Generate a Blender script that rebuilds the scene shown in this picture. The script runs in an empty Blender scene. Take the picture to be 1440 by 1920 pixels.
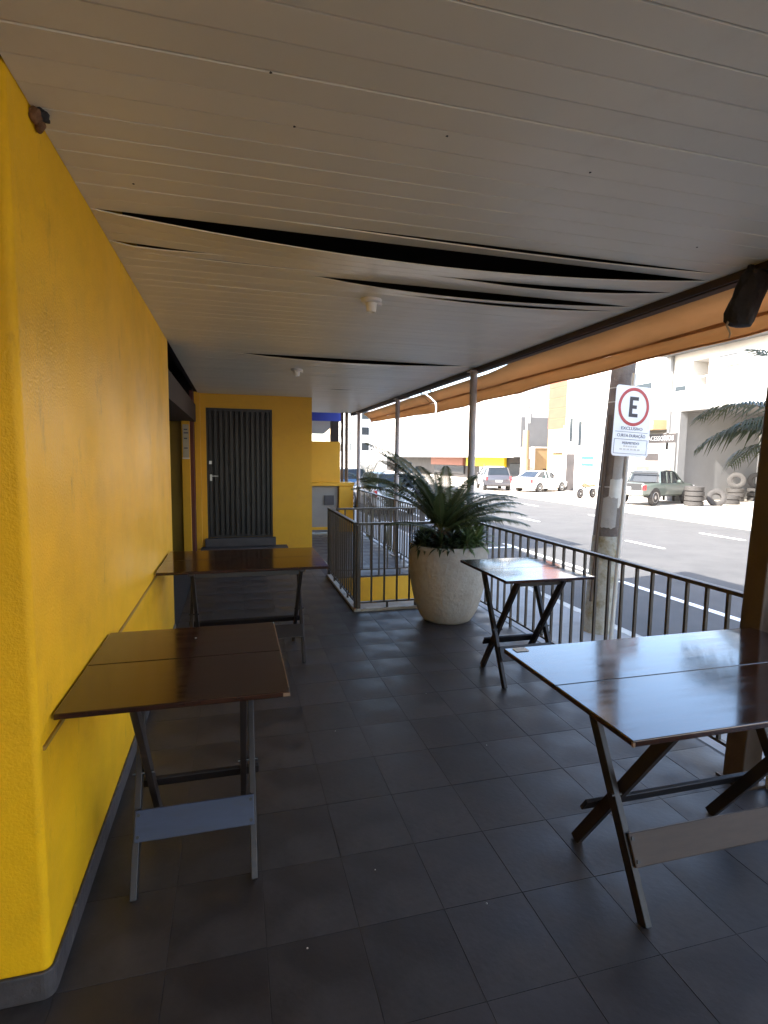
import bpy, math, random
from mathutils import Vector, Matrix
random.seed(7)
R = math.radians
scene = bpy.context.scene
col = scene.collection

# ------------------------------------------------------------------ camera
cam_d = bpy.data.cameras.new('camera'); cam = bpy.data.objects.new('camera', cam_d); col.objects.link(cam)
cam_d.sensor_fit = 'VERTICAL'; cam_d.sensor_height = 24.0; cam_d.lens = 1030.0/1920.0*24.0
cam_d.clip_start = 0.02; cam_d.clip_end = 2000
dy = Vector((440-720, 105, -1030)).normalized()
up = Vector((130, 9940, 1030)); up = (up - dy*up.dot(dy)).normalized()
dx = dy.cross(up)
# rows of the matrix are the world axes expressed in camera space, so this is camera -> world
cam.matrix_world = Matrix.Translation((0, 0, 1.55)) @ Matrix((dx, dy, up)).to_4x4()
scene.camera = cam
# ------------------------------------------------------------------ sky and sun
SUN_EL = 40.0
sdir = Vector((0.985*math.cos(R(SUN_EL)), 0.17*math.cos(R(SUN_EL)), -math.sin(R(SUN_EL)))).normalized()  # light travels this way
w = bpy.data.worlds.new('World'); scene.world = w; w.use_nodes = True
nt = w.node_tree; bg = nt.nodes['Background']
sky = nt.nodes.new('ShaderNodeTexSky'); sky.sky_type = 'NISHITA'; sky.sun_disc = False
sky.sun_elevation = R(SUN_EL); sky.sun_rotation = math.atan2(-sdir.x, -sdir.y)
sky.air_density = 1.0; sky.dust_density = 2.0; sky.ozone_density = 1.0
nt.links.new(sky.outputs[0], bg.inputs[0]); bg.inputs[1].default_value = 0.15
sl = bpy.data.lights.new('sun', 'SUN'); sl.energy = 3.3; sl.angle = R(0.53); sl.color = (1.0, 0.94, 0.85)
so = bpy.data.objects.new('sun', sl); col.objects.link(so)
so.rotation_euler = sdir.to_track_quat('-Z', 'Y').to_euler(); so.location = (-20, -5, 30)
vs = scene.view_settings
vs.view_transform = 'Standard'; vs.look = 'None'; vs.gamma = 1.0; vs.use_curve_mapping = False
vs.exposure = 2.95
scene.render.engine = 'CYCLES'
scene.cycles.max_bounces = 10; scene.cycles.diffuse_bounces = 6; scene.cycles.glossy_bounces = 4

# ------------------------------------------------------------------ materials
def mat(name, c, rough=.6, var=.15, scale=5., bump=0., bscale=60., metal=0., spec=.5, c2=None, c2amt=(.5, .7),
        c2scale=3., rand=0., transl=0., coat=0., c3=None, c3amt=(.6, .68), c3scale=6., c3stretch=(1, 1, 1), stretch=(1, 1, 1), roughvar=0., bdist=.01):
    m = bpy.data.materials.new(name); m.use_nodes = True
    t = m.node_tree; N = t.nodes; L = t.links
    b = N['Principled BSDF']
    b.inputs['Roughness'].default_value = rough; b.inputs['Metallic'].default_value = metal
    b.inputs['Specular IOR Level'].default_value = spec
    if coat: b.inputs['Coat Weight'].default_value = coat; b.inputs['Coat Roughness'].default_value = .06
    tc = N.new('ShaderNodeTexCoord'); mp = N.new('ShaderNodeMapping'); L.new(tc.outputs['Object'], mp.inputs[0])
    mp.inputs['Scale'].default_value = stretch
    no = N.new('ShaderNodeTexNoise'); no.inputs['Scale'].default_value = scale; no.inputs['Detail'].default_value = 6
    no.inputs['Roughness'].default_value = .65
    L.new(mp.outputs[0], no.inputs['Vector'])
    rp = N.new('ShaderNodeMapRange'); rp.inputs[1].default_value = .25; rp.inputs[2].default_value = .75
    rp.inputs[3].default_value = 1-var; rp.inputs[4].default_value = 1+var
    L.new(no.outputs[0], rp.inputs[0])
    rgb = N.new('ShaderNodeRGB'); rgb.outputs[0].default_value = (*c, 1)
    last = rgb.outputs[0]
    if c2 is not None:
        n2 = N.new('ShaderNodeTexNoise'); n2.inputs['Scale'].default_value = c2scale; n2.inputs['Detail'].default_value = 8
        n2.inputs['Roughness'].default_value = .7
        L.new(mp.outputs[0], n2.inputs['Vector'])
        r2 = N.new('ShaderNodeMapRange'); r2.inputs[1].default_value = c2amt[0]; r2.inputs[2].default_value = c2amt[1]
        L.new(n2.outputs[0], r2.inputs[0])
        mx = N.new('ShaderNodeMix'); mx.data_type = 'RGBA'
        L.new(r2.outputs[0], mx.inputs['Factor']); L.new(last, mx.inputs['A']); mx.inputs['B'].default_value = (*c2, 1)
        last = mx.outputs['Result']
    if c3 is not None:
        m3 = N.new('ShaderNodeMapping'); L.new(tc.outputs['Object'], m3.inputs[0]); m3.inputs['Scale'].default_value = c3stretch; m3.inputs['Location'].default_value = (3.1, 7.7, 1.3)
        n4 = N.new('ShaderNodeTexNoise'); n4.inputs['Scale'].default_value = c3scale; n4.inputs['Detail'].default_value = 10; n4.inputs['Roughness'].default_value = .75
        L.new(m3.outputs[0], n4.inputs['Vector'])
        r4 = N.new('ShaderNodeMapRange'); r4.inputs[1].default_value = c3amt[0]; r4.inputs[2].default_value = c3amt[1]; r4.inputs[4].default_value = .75
        L.new(n4.outputs[0], r4.inputs[0])
        mx3 = N.new('ShaderNodeMix'); mx3.data_type = 'RGBA'
        L.new(r4.outputs[0], mx3.inputs['Factor']); L.new(last, mx3.inputs['A']); mx3.inputs['B'].default_value = (*c3, 1)
        last = mx3.outputs['Result']
    val = rp.outputs[0]
    if rand:
        oi = N.new('ShaderNodeObjectInfo'); rr = N.new('ShaderNodeMapRange')
        rr.inputs[3].default_value = 1-rand; rr.inputs[4].default_value = 1+rand
        L.new(oi.outputs['Random'], rr.inputs[0])
        mu = N.new('ShaderNodeMath'); mu.operation = 'MULTIPLY'; L.new(val, mu.inputs[0]); L.new(rr.outputs[0], mu.inputs[1]); val = mu.outputs[0]
    hv = N.new('ShaderNodeVectorMath'); hv.operation = 'SCALE'; L.new(last, hv.inputs[0]); L.new(val, hv.inputs['Scale'])
    L.new(hv.outputs[0], b.inputs['Base Color'])
    if roughvar:
        r3 = N.new('ShaderNodeMapRange'); r3.inputs[1].default_value = .3; r3.inputs[2].default_value = .7
        r3.inputs[3].default_value = max(0, rough-roughvar); r3.inputs[4].default_value = rough+roughvar
        n3 = N.new('ShaderNodeTexNoise'); n3.inputs['Scale'].default_value = scale*.6; n3.inputs['Detail'].default_value = 5
        L.new(mp.outputs[0], n3.inputs['Vector']); L.new(n3.outputs[0], r3.inputs[0]); L.new(r3.outputs[0], b.inputs['Roughness'])
    if bump:
        nb = N.new('ShaderNodeTexNoise'); nb.inputs['Scale'].default_value = bscale; nb.inputs['Detail'].default_value = 4
        L.new(mp.outputs[0], nb.inputs['Vector'])
        bu = N.new('ShaderNodeBump'); bu.inputs['Strength'].default_value = bump; bu.inputs['Distance'].default_value = bdist
        L.new(nb.outputs[0], bu.inputs['Height']); L.new(bu.outputs[0], b.inputs['Normal'])
    if transl:
        tr = N.new('ShaderNodeBsdfTranslucent'); L.new(hv.outputs[0], tr.inputs[0])
        ms = N.new('ShaderNodeMixShader'); ms.inputs[0].default_value = transl
        L.new(b.outputs[0], ms.inputs[1]); L.new(tr.outputs[0], ms.inputs[2])
        L.new(ms.outputs[0], N['Material Output'].inputs[0])
    return m
M = {}
M['yellow'] = mat('yellow_plaster', (.81, .445, .008), .46, .10, 2.2, .32, 120, spec=.25, c2=(.60, .32, .012), c2amt=(.48, .85), c2scale=1.5, bdist=.007, c3=(.40, .21, .02), c3amt=(.585, .74), c3scale=4.0, c3stretch=(1, 1.5, .6), roughvar=.12)
M['yellow2'] = mat('yellow_paint_plain', (.74, .385, .012), .5, .08, 3, .15, 90, c2=(.58, .29, .02), c2amt=(.5, .8), c3=(.36, .19, .03), c3amt=(.62, .78), c3scale=2.5, c3stretch=(1.5, 1, .5))
M['ochre'] = mat('ochre_panel', (.42, .25, .015), .5, .1, 3)  # yellow wall inside the recess; its shade is put into this darker colour
M['skirt'] = mat('cement_skirting', (.06, .054, .056), .55, .25, 14, .4, 40, c2=(.17, .15, .13), c2amt=(.62, .72), c2scale=18)
M['strip'] = mat('chair_rail_brown', (.30, .16, .02), .5, .2, 8)
M['pvc'] = mat('pvc_board', (.77, .745, .635), .36, .05, 1.5, rand=.03, c2=(.64, .60, .49), c2amt=(.55, .85), c2scale=1.3, spec=.45)
M['socket'] = mat('white_plastic', (.78, .76, .72), .35, .04)
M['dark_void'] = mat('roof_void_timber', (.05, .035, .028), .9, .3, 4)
M['tile'] = mat('grey_floor_tile', (.042, .035, .034), .5, .25, 6, .25, 45, rand=.16, c2=(.070, .062, .058), c2amt=(.48, .8), c2scale=2.2, roughvar=.16, bdist=.003, c3=(.13, .12, .11), c3amt=(.62, .72), c3scale=9)
M['grout'] = mat('dark_grout', (.042, .037, .036), .85, .3, 20)
M['concrete'] = mat('concrete', (.36, .33, .29), .85, .2, 6, .4, 60, c2=(.22, .2, .17), c2amt=(.5, .75))
M['kerb'] = mat('pale_kerb', (.46, .43, .37), .8, .2, 10, .3, 50, c2=(.2, .18, .16), c2amt=(.55, .7), c2scale=9)
M['step'] = mat('dark_step', (.075, .068, .07), .6, .2, 8, .2, 40)
M['pot'] = mat('planter_concrete', (.40, .37, .315), .85, .15, 5, .6, 24, c2=(.25, .215, .165), c2amt=(.45, .72), c2scale=2.6, bdist=.012)
M['soil'] = mat('soil', (.04, .03, .022), .95, .3, 20, .5, 40)
M['wood'] = mat('dark_stained_wood', (.030, .011, .006), .13, .35, 3.5, .04, 30, stretch=(1.2, 14, 14), c2=(.052, .022, .011), c2amt=(.45, .75), c2scale=2, spec=.5, coat=.25, roughvar=.06, bdist=.002)
M['woodleg'] = mat('dark_leg_wood', (.022, .016, .014), .42, .35, 8, .2, 40, c2=(.07, .045, .03), c2amt=(.6, .75), c2scale=6, bdist=.002)
M['woodrail'] = mat('worn_stretcher_wood', (.030, .044, .088), .4, .25, 6, .15, 40, stretch=(1, 6, 6), c2=(.024, .028, .04), c2amt=(.5, .7), bdist=.002)  # bluish skylight on the front board is put into this colour
M['woodbrown'] = mat('brown_stretcher_wood', (.052, .029, .016), .6, .25, 6, .15, 40, stretch=(1, 6, 6), bdist=.002)
M['bolt'] = mat('bolt_steel', (.05, .05, .05), .4, .1, metal=.8)
M['edge'] = mat('chipped_edge_wood', (.20, .13, .08), .6, .3, 20)
M['iron'] = mat('rail_paint', (.075, .058, .042), .45, .3, 14, .15, 60, c2=(.12, .06, .03), c2amt=(.62, .72), c2scale=12)
M['pillar'] = mat('brown_pillar_paint', (.085, .054, .034), .5, .18, 6, .15, 50, c2=(.06, .035, .025), c2amt=(.6, .8), c2scale=4)
M['postgrey'] = mat('grey_post_paint', (.40, .34, .31), .5, .15, 8, c2=(.2, .13, .1), c2amt=(.58, .75), c2scale=6)
M['beige'] = mat('beige_pipe', (.45, .38, .27), .5, .12, 6)
M['tarp'] = mat('orange_tarpaulin', (.70, .45, .245), .6, .1, 1.6, .25, 9, c2=(.60, .36, .18), c2amt=(.5, .8), c2scale=1.2, transl=.6, stretch=(1, .5, 2))
M['beam'] = mat('dark_steel_beam', (.055, .036, .028), .6, .2, 8)
M['blackcloth'] = mat('black_cloth', (.022, .018, .017), .75, .4, 12, .8, 22, bdist=.02)
M['nest'] = mat('mud_bracket', (.16, .075, .03), .9, .4, 40, .8, 60)
M['door'] = mat('dark_metal_door', (.027, .022, .019), .42, .15, 5, .06, 40)
M['steel'] = mat('brushed_steel', (.5, .5, .48), .35, .1, 20, metal=.9)
M['paper'] = mat('paper', (.7, .68, .62), .8, .12, 30)
M['ink'] = mat('faded_ink', (.10, .10, .13), .7, .1)
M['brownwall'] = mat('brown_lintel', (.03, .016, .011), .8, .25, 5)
M['redjamb'] = mat('dark_red_jamb', (.10, .022, .018), .6, .15)
M['greypanel'] = mat('grey_cabinet', (.30, .28, .25), .5, .1, 4)
M['blue'] = mat('blue_fascia', (.012, .035, .33), .5, .08)
M['offwhite'] = mat('offwhite_paint', (.56, .545, .52), .65, .05, 2, c2=(.42, .40, .37), c2amt=(.55, .85), c2scale=.5)
M['greywall'] = mat('grey_wall', (.15, .15, .15), .7, .08, 1.5)
M['soffit'] = mat('grey_soffit', (.12, .118, .115), .8, .08, 1)
M['cream'] = mat('cream_wall', (.33, .235, .125), .7, .1, .8)
M['brick'] = mat('orange_cladding', (.18, .066, .036), .6, .12, 1.2)
M['glass'] = mat('dark_window_glass', (.02, .024, .028), .12, .1, spec=.4)
M['frame'] = mat('window_frame_white', (.7, .7, .68), .5, .05)
M['shop'] = mat('shopfront_dark', (.032, .026, .024), .6, .5, .8)
M['terracotta'] = mat('terracotta_sign', (.26, .10, .065), .6, .1)
M['signyellow'] = mat('sign_yellow', (.75, .55, .02), .5, .06)
M['teal'] = mat('teal_sign', (.03, .26, .24), .5, .05)
M['asphalt'] = mat('asphalt', (.062, .060, .058), .88, .16, 1.2, .5, 120, c2=(.046, .045, .044), c2amt=(.5, .75), c2scale=.35, c3=(.03, .03, .03), c3amt=(.64, .7), c3scale=.9, c3stretch=(1, .25, 1))
M['sidewalk'] = mat('sidewalk_concrete', (.27, .26, .245), .85, .15, 2, .3, 60, c2=(.17, .165, .16), c2amt=(.55, .75), c2scale=1.2)
M['forecourt'] = mat('forecourt_concrete', (.47, .42, .36), .85, .1, 1, .2, 50, c2=(.34, .3, .26), c2amt=(.55, .8), c2scale=.6)
M['paintline'] = mat('road_paint', (.78, .77, .74), .7, .12, 12, c2=(.35, .34, .33), c2amt=(.62, .72), c2scale=8)
M['earth'] = mat('ground_earth', (.22, .2, .17), .9, .2, .3)
M['pole'] = mat('concrete_pole', (.165, .135, .112), .85, .25, 8, .6, 50, c2=(.07, .05, .04), c2amt=(.45, .68), c2scale=4, c3=(.24, .225, .21), c3amt=(.6, .66), c3scale=7)
M['polebase'] = mat('pole_lime_paint', (.36, .335, .27), .8, .2, 9, .4, 40, c2=(.19, .145, .06), c2amt=(.46, .66), c2scale=5)
M['signwhite'] = mat('sign_white', (.80, .79, .76), .45, .04)
M['signred'] = mat('sign_red', (.42, .035, .035), .45, .06)
M['signblack'] = mat('sign_black', (.02, .02, .025), .5, .05)
M['galv'] = mat('galvanised_pipe', (.50, .48, .44), .45, .12, 12, metal=.4)
M['leaf'] = mat('cycad_leaf', (.062, .082, .028), .42, .25, 6, rand=.25, transl=.25)
M['leafolive'] = mat('olive_leaf', (.075, .085, .03), .45, .25, 6, rand=.2, transl=.25)
M['leafbright'] = mat('rosette_leaf', (.13, .185, .06), .45, .25, 8, rand=.3, transl=.2)
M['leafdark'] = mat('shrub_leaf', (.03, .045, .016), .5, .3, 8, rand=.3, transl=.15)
M['rachis'] = mat('frond_stalk', (.10, .09, .035), .55, .2, 8)
M['caudex'] = mat('shaggy_caudex', (.10, .05, .028), .9, .35, 14, .9, 26, bdist=.02)
M['rubber'] = mat('tyre_rubber', (.035, .032, .030), .8, .2, 10, .3, 40)
M['rim'] = mat('alloy_rim', (.55, .55, .55), .35, .05, metal=.8)
M['carwhite'] = mat('white_car_paint', (.74, .73, .71), .25, .03, coat=.6)
M['cargreen'] = mat('grey_green_car_paint', (.085, .105, .093), .28, .04, coat=.6)
M['cardark'] = mat('dark_car_paint', (.055, .052, .058), .25, .04, coat=.6)
M['carblue'] = mat('blue_car_paint', (.03, .085, .16), .25, .04, coat=.6)
M['carblack'] = mat('black_trim', (.02, .02, .021), .5, .05)
M['redlamp'] = mat('red_lamp', (.45, .02, .025), .2, .05, coat=.5)
M['lamp'] = mat('clear_lamp', (.7, .7, .72), .12, .03, coat=.5)
M['skin'] = mat('skin', (.35, .2, .13), .6, .05)
M['cloth'] = mat('grey_clothes', (.16, .16, .17), .85, .1)
M['hair'] = mat('hair', (.02, .016, .012), .7, .2)

# ------------------------------------------------------------------ mesh helpers
BASE = {}
class MB:
    def __init__(s): s.v = []; s.f = []; s.smooth = False
    def add(s, vs, fs):
        o = len(s.v); s.v += [tuple(p) for p in vs]; s.f += [tuple(i+o for i in f) for f in fs]; return s
    def box(s, x0, x1, y0, y1, z0, z1):
        v = [(x, y, z) for z in (z0, z1) for y in (y0, y1) for x in (x0, x1)]
        return s.add(v, [(0, 2, 3, 1), (4, 5, 7, 6), (0, 1, 5, 4), (1, 3, 7, 5), (3, 2, 6, 7), (2, 0, 4, 6)])
    def bar(s, p, q, a, b, hint=(0, 0, 1)):
        """rectangular bar from p to q; a = width across, b = width along hint"""
        p = Vector(p); q = Vector(q); d = (q-p).normalized(); h = Vector(hint)
        u = d.cross(h)
        if u.length < 1e-4: u = d.cross(Vector((0, 1, 0)))
        u.normalize(); n = u.cross(d).normalized()
        v = []
        for c in (p, q):
            for i, j in ((-1, -1), (1, -1), (1, 1), (-1, 1)): v.append(c+u*i*a/2+n*j*b/2)
        return s.add(v, [(0, 1, 2, 3), (7, 6, 5, 4), (0, 4, 5, 1), (1, 5, 6, 2), (2, 6, 7, 3), (3, 7, 4, 0)])
    def tube(s, pts, rad, n=8, caps=True):
        pts = [Vector(p) for p in pts]; k = len(pts)
        rad = [rad]*k if not isinstance(rad, (list, tuple)) else rad
        o = len(s.v); prev = None
        for i, p in enumerate(pts):
            d = (pts[min(i+1, k-1)]-pts[max(i-1, 0)]).normalized()
            if prev is None:
                u = d.cross(Vector((0, 0, 1)))
                if u.length < 1e-3: u = d.cross(Vector((0, 1, 0)))
            else: u = prev - d*prev.dot(d)
            u.normalize(); prev = u; n2 = d.cross(u)
            for j in range(n):
                a = 2*math.pi*j/n; s.v.append(tuple(p+(u*math.cos(a)+n2*math.sin(a))*rad[i]))
        for i in range(k-1):
            for j in range(n):
                j2 = (j+1) % n; s.f.append((o+i*n+j, o+i*n+j2, o+(i+1)*n+j2, o+(i+1)*n+j))
        if caps: s.f.append(tuple(o+j for j in reversed(range(n)))); s.f.append(tuple(o+(k-1)*n+j for j in range(n)))
        return s
    def lathe(s, prof, n=24, c=(0, 0, 0), wob=None):
        o = len(s.v); k = len(prof)
        for i, (r, z) in enumerate(prof):
            for j in range(n):
                a = 2*math.pi*j/n; rr = r*(1+(wob(a, z) if wob else 0))
                s.v.append((c[0]+rr*math.cos(a), c[1]+rr*math.sin(a), c[2]+z))
        for i in range(k-1):
            for j in range(n):
                j2 = (j+1) % n; s.f.append((o+i*n+j, o+i*n+j2, o+(i+1)*n+j2, o+(i+1)*n+j))
        s.f.append(tuple(o+j for j in reversed(range(n)))); s.f.append(tuple(o+(k-1)*n+j for j in range(n)))
        return s
    def loft(s, secs, closed=True):
        o = len(s.v); n = len(secs[0])
        for sec in secs: s.v += [tuple(p) for p in sec]
        for i in range(len(secs)-1):
            for j in range(n if closed else n-1):
                j2 = (j+1) % n; s.f.append((o+i*n+j, o+i*n+j2, o+(i+1)*n+j2, o+(i+1)*n+j))
        if closed:
            s.f.append(tuple(o+j for j in reversed(range(n)))); s.f.append(tuple(o+(len(secs)-1)*n+j for j in range(n)))
        return s
    def prism(s, poly, axis, a0, a1):
        def P(p, a):
            return (a, p[0], p[1]) if axis == 'x' else ((p[0], a, p[1]) if axis == 'y' else (p[0], p[1], a))
        n = len(poly); v = [P(p, a0) for p in poly]+[P(p, a1) for p in poly]
        return s.add(v, [tuple(range(n)), tuple(reversed(range(n, 2*n)))]+[(i, i+n, (i+1) % n+n, (i+1) % n) for i in range(n)])
    def build(s, name, m, parent=None, bevel=0., base=None, smooth=None):
        off = Vector(base) if base is not None else (BASE.get(parent.name, Vector((0, 0, 0))) if parent else Vector((0, 0, 0)))
        me = bpy.data.meshes.new(name); me.from_pydata([tuple(Vector(v)-off) for v in s.v], [], s.f)
        me.materials.append(m if not isinstance(m, str) else M[m])
        sm = s.smooth if smooth is None else smooth
        import bmesh
        bm = bmesh.new(); bm.from_mesh(me); bmesh.ops.recalc_face_normals(bm, faces=bm.faces)
        bm.to_mesh(me); bm.free()
        if sm:
            for p in me.polygons: p.use_smooth = True
            try: me.set_sharp_from_angle(angle=R(42))
            except Exception: pass
        o = bpy.data.objects.new(name, me); col.objects.link(o)
        if parent: o.parent = parent; BASE[o.name] = off
        elif base is not None: o.location = off; BASE[o.name] = off
        if bevel:
            b = o.modifiers.new('bevel', 'BEVEL'); b.width = bevel; b.segments = 2; b.limit_method = 'ANGLE'; b.angle_limit = R(50)
        return o
def tag(o, label=None, cat=None, group=None, kind=None):
    if label: o['label'] = label
    if cat: o['category'] = cat
    if group: o['group'] = group
    if kind: o['kind'] = kind
    return o
def thing(name, label, cat, loc=(0, 0, 0), rz=0, group=None, world=False):
    """world=True: parts are given in world coordinates"""
    o = bpy.data.objects.new(name, None); col.objects.link(o); o.empty_display_size = .1
    o.location = loc; o.rotation_euler = (0, 0, rz); tag(o, label, cat, group)
    BASE[o.name] = Vector(loc) if world else Vector((0, 0, 0))
    return o
def struct(name, mb, m, bevel=0): return tag(mb.build(name, m, bevel=bevel), kind='structure')
def copy_tree(o, parent=None):
    c = o.copy(); col.objects.link(c); c.parent = parent
    for ch in o.children: copy_tree(ch, c)
    return c
def text(name, s, size, m, parent, matrix, width=None):
    cu = bpy.data.curves.new(name, 'FONT'); cu.body = s; cu.size = size; cu.extrude = .0012; cu.align_x = 'CENTER'; cu.align_y = 'CENTER'; cu.resolution_u = 3
    tmp = bpy.data.objects.new(name, cu); col.objects.link(tmp)
    bpy.context.view_layer.update()
    me = bpy.data.meshes.new_from_object(tmp.evaluated_get(bpy.context.evaluated_depsgraph_get()))
    bpy.data.objects.remove(tmp); me.materials.clear(); me.materials.append(M[m])
    o = bpy.data.objects.new(name, me); col.objects.link(o); o.parent = parent; o.matrix_local = matrix
    if width:
        xs = [v.co.x for v in me.vertices]; k = width/(max(xs)-min(xs))
        for v in me.vertices: v.co.x *= k
    return o

G = -.75; SW = -.60      # road level, pavement level
WX = -.53; CZ = 2.50; EX = 2.45   # long wall, ceiling height, open edge of the terrace

# ================================================================== GROUND
struct('ground', MB().box(-600, 600, -600, 600, -1.4, -.90), 'earth')
struct('road', MB().box(4.8, 16.8, -120, 320, -.88, G), 'asphalt')
near_walk = struct('pavement_near', MB().box(2.50, 4.66, -60, 200, -.88, SW), 'sidewalk')
k0 = None
kb = struct('kerb_near', MB().box(4.66, 4.80, -60, 200, -.89, SW+.004), 'kerb')
struct('forecourt', MB().box(16.95, 60, -60, 200, -.88, G+.05), 'forecourt')
struct('kerb_far', MB().box(16.80, 16.95, -60, 200, -.89, G+.06), 'kerb')
def line(x0, x1, y0, y1):
    return MB().box(x0, x1, y0, y1, G-.01, G+.004)
mk = 0
for y0, y1 in [(11.9, 13.35), (18.1, 19.6), (24.3, 25.8), (30.5, 32), (36.7, 38.2), (42.9, 44.4), (5.7, 7.2), (49.1, 50.6), (55.3, 56.8)]:
    struct('lane_marking', line(10.84, 10.96, y0, y1), 'paintline')
for y0, y1 in [(12.7, 14.3), (18.5, 20.1), (24.2, 26.2), (30.2, 31.8), (6.5, 8.1), (36.2, 37.8), (42.2, 43.8)]:
    struct('lane_marking', line(14.42, 14.54, y0, y1), 'paintline')
for y0, y1 in [(-4, 8.8), (9.3, 13.5), (19, 28)]:
    struct('parking_marking', line(7.02, 7.16, y0, y1), 'paintline')
for y in (12.85, 9.35, 19.0, 24.5):
    struct('parking_marking', line(4.85, 7.0, y, y+.14), 'paintline')

# ================================================================== TERRACE FLOOR
HX0, HX1, HY0, HY1 = 1.15, 2.50, 5.36, 6.90      # stair opening
fl = MB()
fl.box(WX-2.6, 2.50, -6.5, HY0, -.89, -.0022)
fl.box(WX-2.6, HX0, HY0, 12.6, -.89, -.0022)
fl.box(HX0, 2.50, HY1, 12.6, -.89, -.0022)
floor = struct('terrace_floor', fl, 'grout')
struct('stair_landing', MB().box(HX0+.002, 2.49, HY0+.002, HY1-.002, -.88, -.345), 'concrete')
struct('stair_riser', MB().box(HX0+.003, 2.49, HY1-.03, HY1-.003, -.345, -.012), 'yellow2')
struct('stair_step', MB().box(2.49, 2.80, HY0+.02, HY1-.02, -.60, -.47), 'concrete')
struct('terrace_edge', MB().box(2.50, 2.515, -6.5, HY0, -.60, -.02), 'yellow2')
TW, TL, J = .300, .335, .0022
def tile_mesh(w, l):
    m = MB(); c = .0005
    def ring(i, z): return [(-w/2+i, -l/2+i, z), (w/2-i, -l/2+i, z), (w/2-i, l/2-i, z), (-w/2+i, l/2-i, z)]
    m.add(ring(0, -.008)+ring(0, -c)+ring(c, 0), [(0, 1, 5, 4), (1, 2, 6, 5), (2, 3, 7, 6), (3, 0, 4, 7), (4, 5, 9, 8), (5, 6, 10, 9), (6, 7, 11, 10), (7, 4, 8, 11), (8, 9, 10, 11)])
    me = bpy.data.meshes.new('tile'); me.from_pydata(m.v, [], m.f); me.materials.append(M['tile']); return me
tcache = {}
def tiles(x0, x1, y0, y1):
    i0 = int(math.floor((x0+.524)/TW)); i1 = int(math.ceil((x1+.524)/TW)); j0 = int(math.floor((y0-1.30)/TL)); j1 = int(math.ceil((y1-1.30)/TL))
    for i in range(i0, i1):
        for j in range(j0, j1):
            a, b = max(x0, -.524+i*TW), min(x1, -.524+(i+1)*TW); c, d = max(y0, 1.30+j*TL), min(y1, 1.30+(j+1)*TL)
            if b-a < .02 or d-c < .02: continue
            k = (round(b-a, 3), round(d-c, 3))
            if k not in tcache: tcache[k] = tile_mesh(k[0]-J, k[1]-J)
            o = bpy.data.objects.new('tile', tcache[k]); col.objects.link(o); o.parent = floor
            o.location = ((a+b)/2, (c+d)/2, random.uniform(-.0012, 0)); o.rotation_euler = (random.gauss(0, .0006), random.gauss(0, .0006), random.gauss(0, .0015))
tiles(-.524, EX+.026, .63, HY0-.03)
tiles(-.524, HX0-.02, HY0-.03, 8.95)
tiles(HX0+.05, EX, HY1+.05, 11.2)

# ================================================================== BUILDING: long yellow wall
bld = thing('restaurant_wall', 'long rough yellow plaster wall with dark cement skirting beside the two left tables', 'wall', (WX, 3.3, 0), world=True)
cr = .022
prof = [(-3.2, 1.63), (WX-cr, 1.63)] + [(WX-cr+cr*math.sin(a), 1.63+cr-cr*math.cos(a)) for a in [R(x) for x in (15, 30, 45, 60, 75, 90)]] + [(WX, 5.02), (-.75, 5.02), (-.75, 1.9), (-3.2, 1.9)]
MB().prism(prof, 'z', -.01, 2.76).build('plaster', 'yellow', bld, smooth=True)
t_ = .012
sk = [(-3.2, 1.63), (-3.2, 1.63-t_), (WX-cr, 1.63-t_)] + [(WX-cr+(cr+t_)*math.sin(a), 1.63+cr-(cr+t_)*math.cos(a)) for a in [R(x) for x in (15, 30, 45, 60, 75, 90)]] + [(WX+t_, 5.0), (WX, 5.0)] + [(WX-cr+cr*math.sin(a), 1.63+cr-cr*math.cos(a)) for a in [R(x) for x in (90, 75, 60, 45, 30, 15)]] + [(WX-cr, 1.63)]
m = MB(); m.prism(sk, 'z', .0005, .085); m.build('skirting', 'skirt', bld, bevel=.004)
MB().box(WX-.002, WX+.007, 1.66, 4.98, .722, .736).build('chair_rail', 'strip', bld, bevel=.002)
# recess behind the wall and the door wall
rec = thing('passage_recess', 'dark recess with ochre panel and paper notice beside the door wall', 'wall', (-1.0, 8.6, 0), world=True)
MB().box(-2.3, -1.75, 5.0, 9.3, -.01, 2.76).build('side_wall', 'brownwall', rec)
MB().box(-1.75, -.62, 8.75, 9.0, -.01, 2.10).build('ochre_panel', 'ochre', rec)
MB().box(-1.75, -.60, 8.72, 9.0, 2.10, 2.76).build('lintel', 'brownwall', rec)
MB().box(-.745, -.632, 8.55, 8.75, -.01, 2.06).build('pilaster', 'yellow2', rec, bevel=.006)
MB().box(-.632, -.585, 8.62, 8.9, -.01, 2.5).build('jamb', 'redjamb', rec)  # fills the dark gap; its darkness is put into the strip colour
pn = MB().box(-.725, -.64, 8.546, 8.549, 1.52, 2.0).build('notice', 'beige', rec)
for i, (zz, ww) in enumerate([(1.93, .05), (1.88, .06), (1.80, .045), (1.66, .05)]):
    MB().box(-.71, -.71+ww, 8.543, 8.5455, zz-.012, zz+.006).build('print_line', 'ink', pn)
MB().box(-.735, -.635, 8.543, 8.5455, 1.50, 1.518).build('strip', 'paper', pn)
MB().box(-1.75, WX-.02, 5.02, 8.7, 2.05, 2.3).build('beam', 'brownwall', rec)

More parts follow.
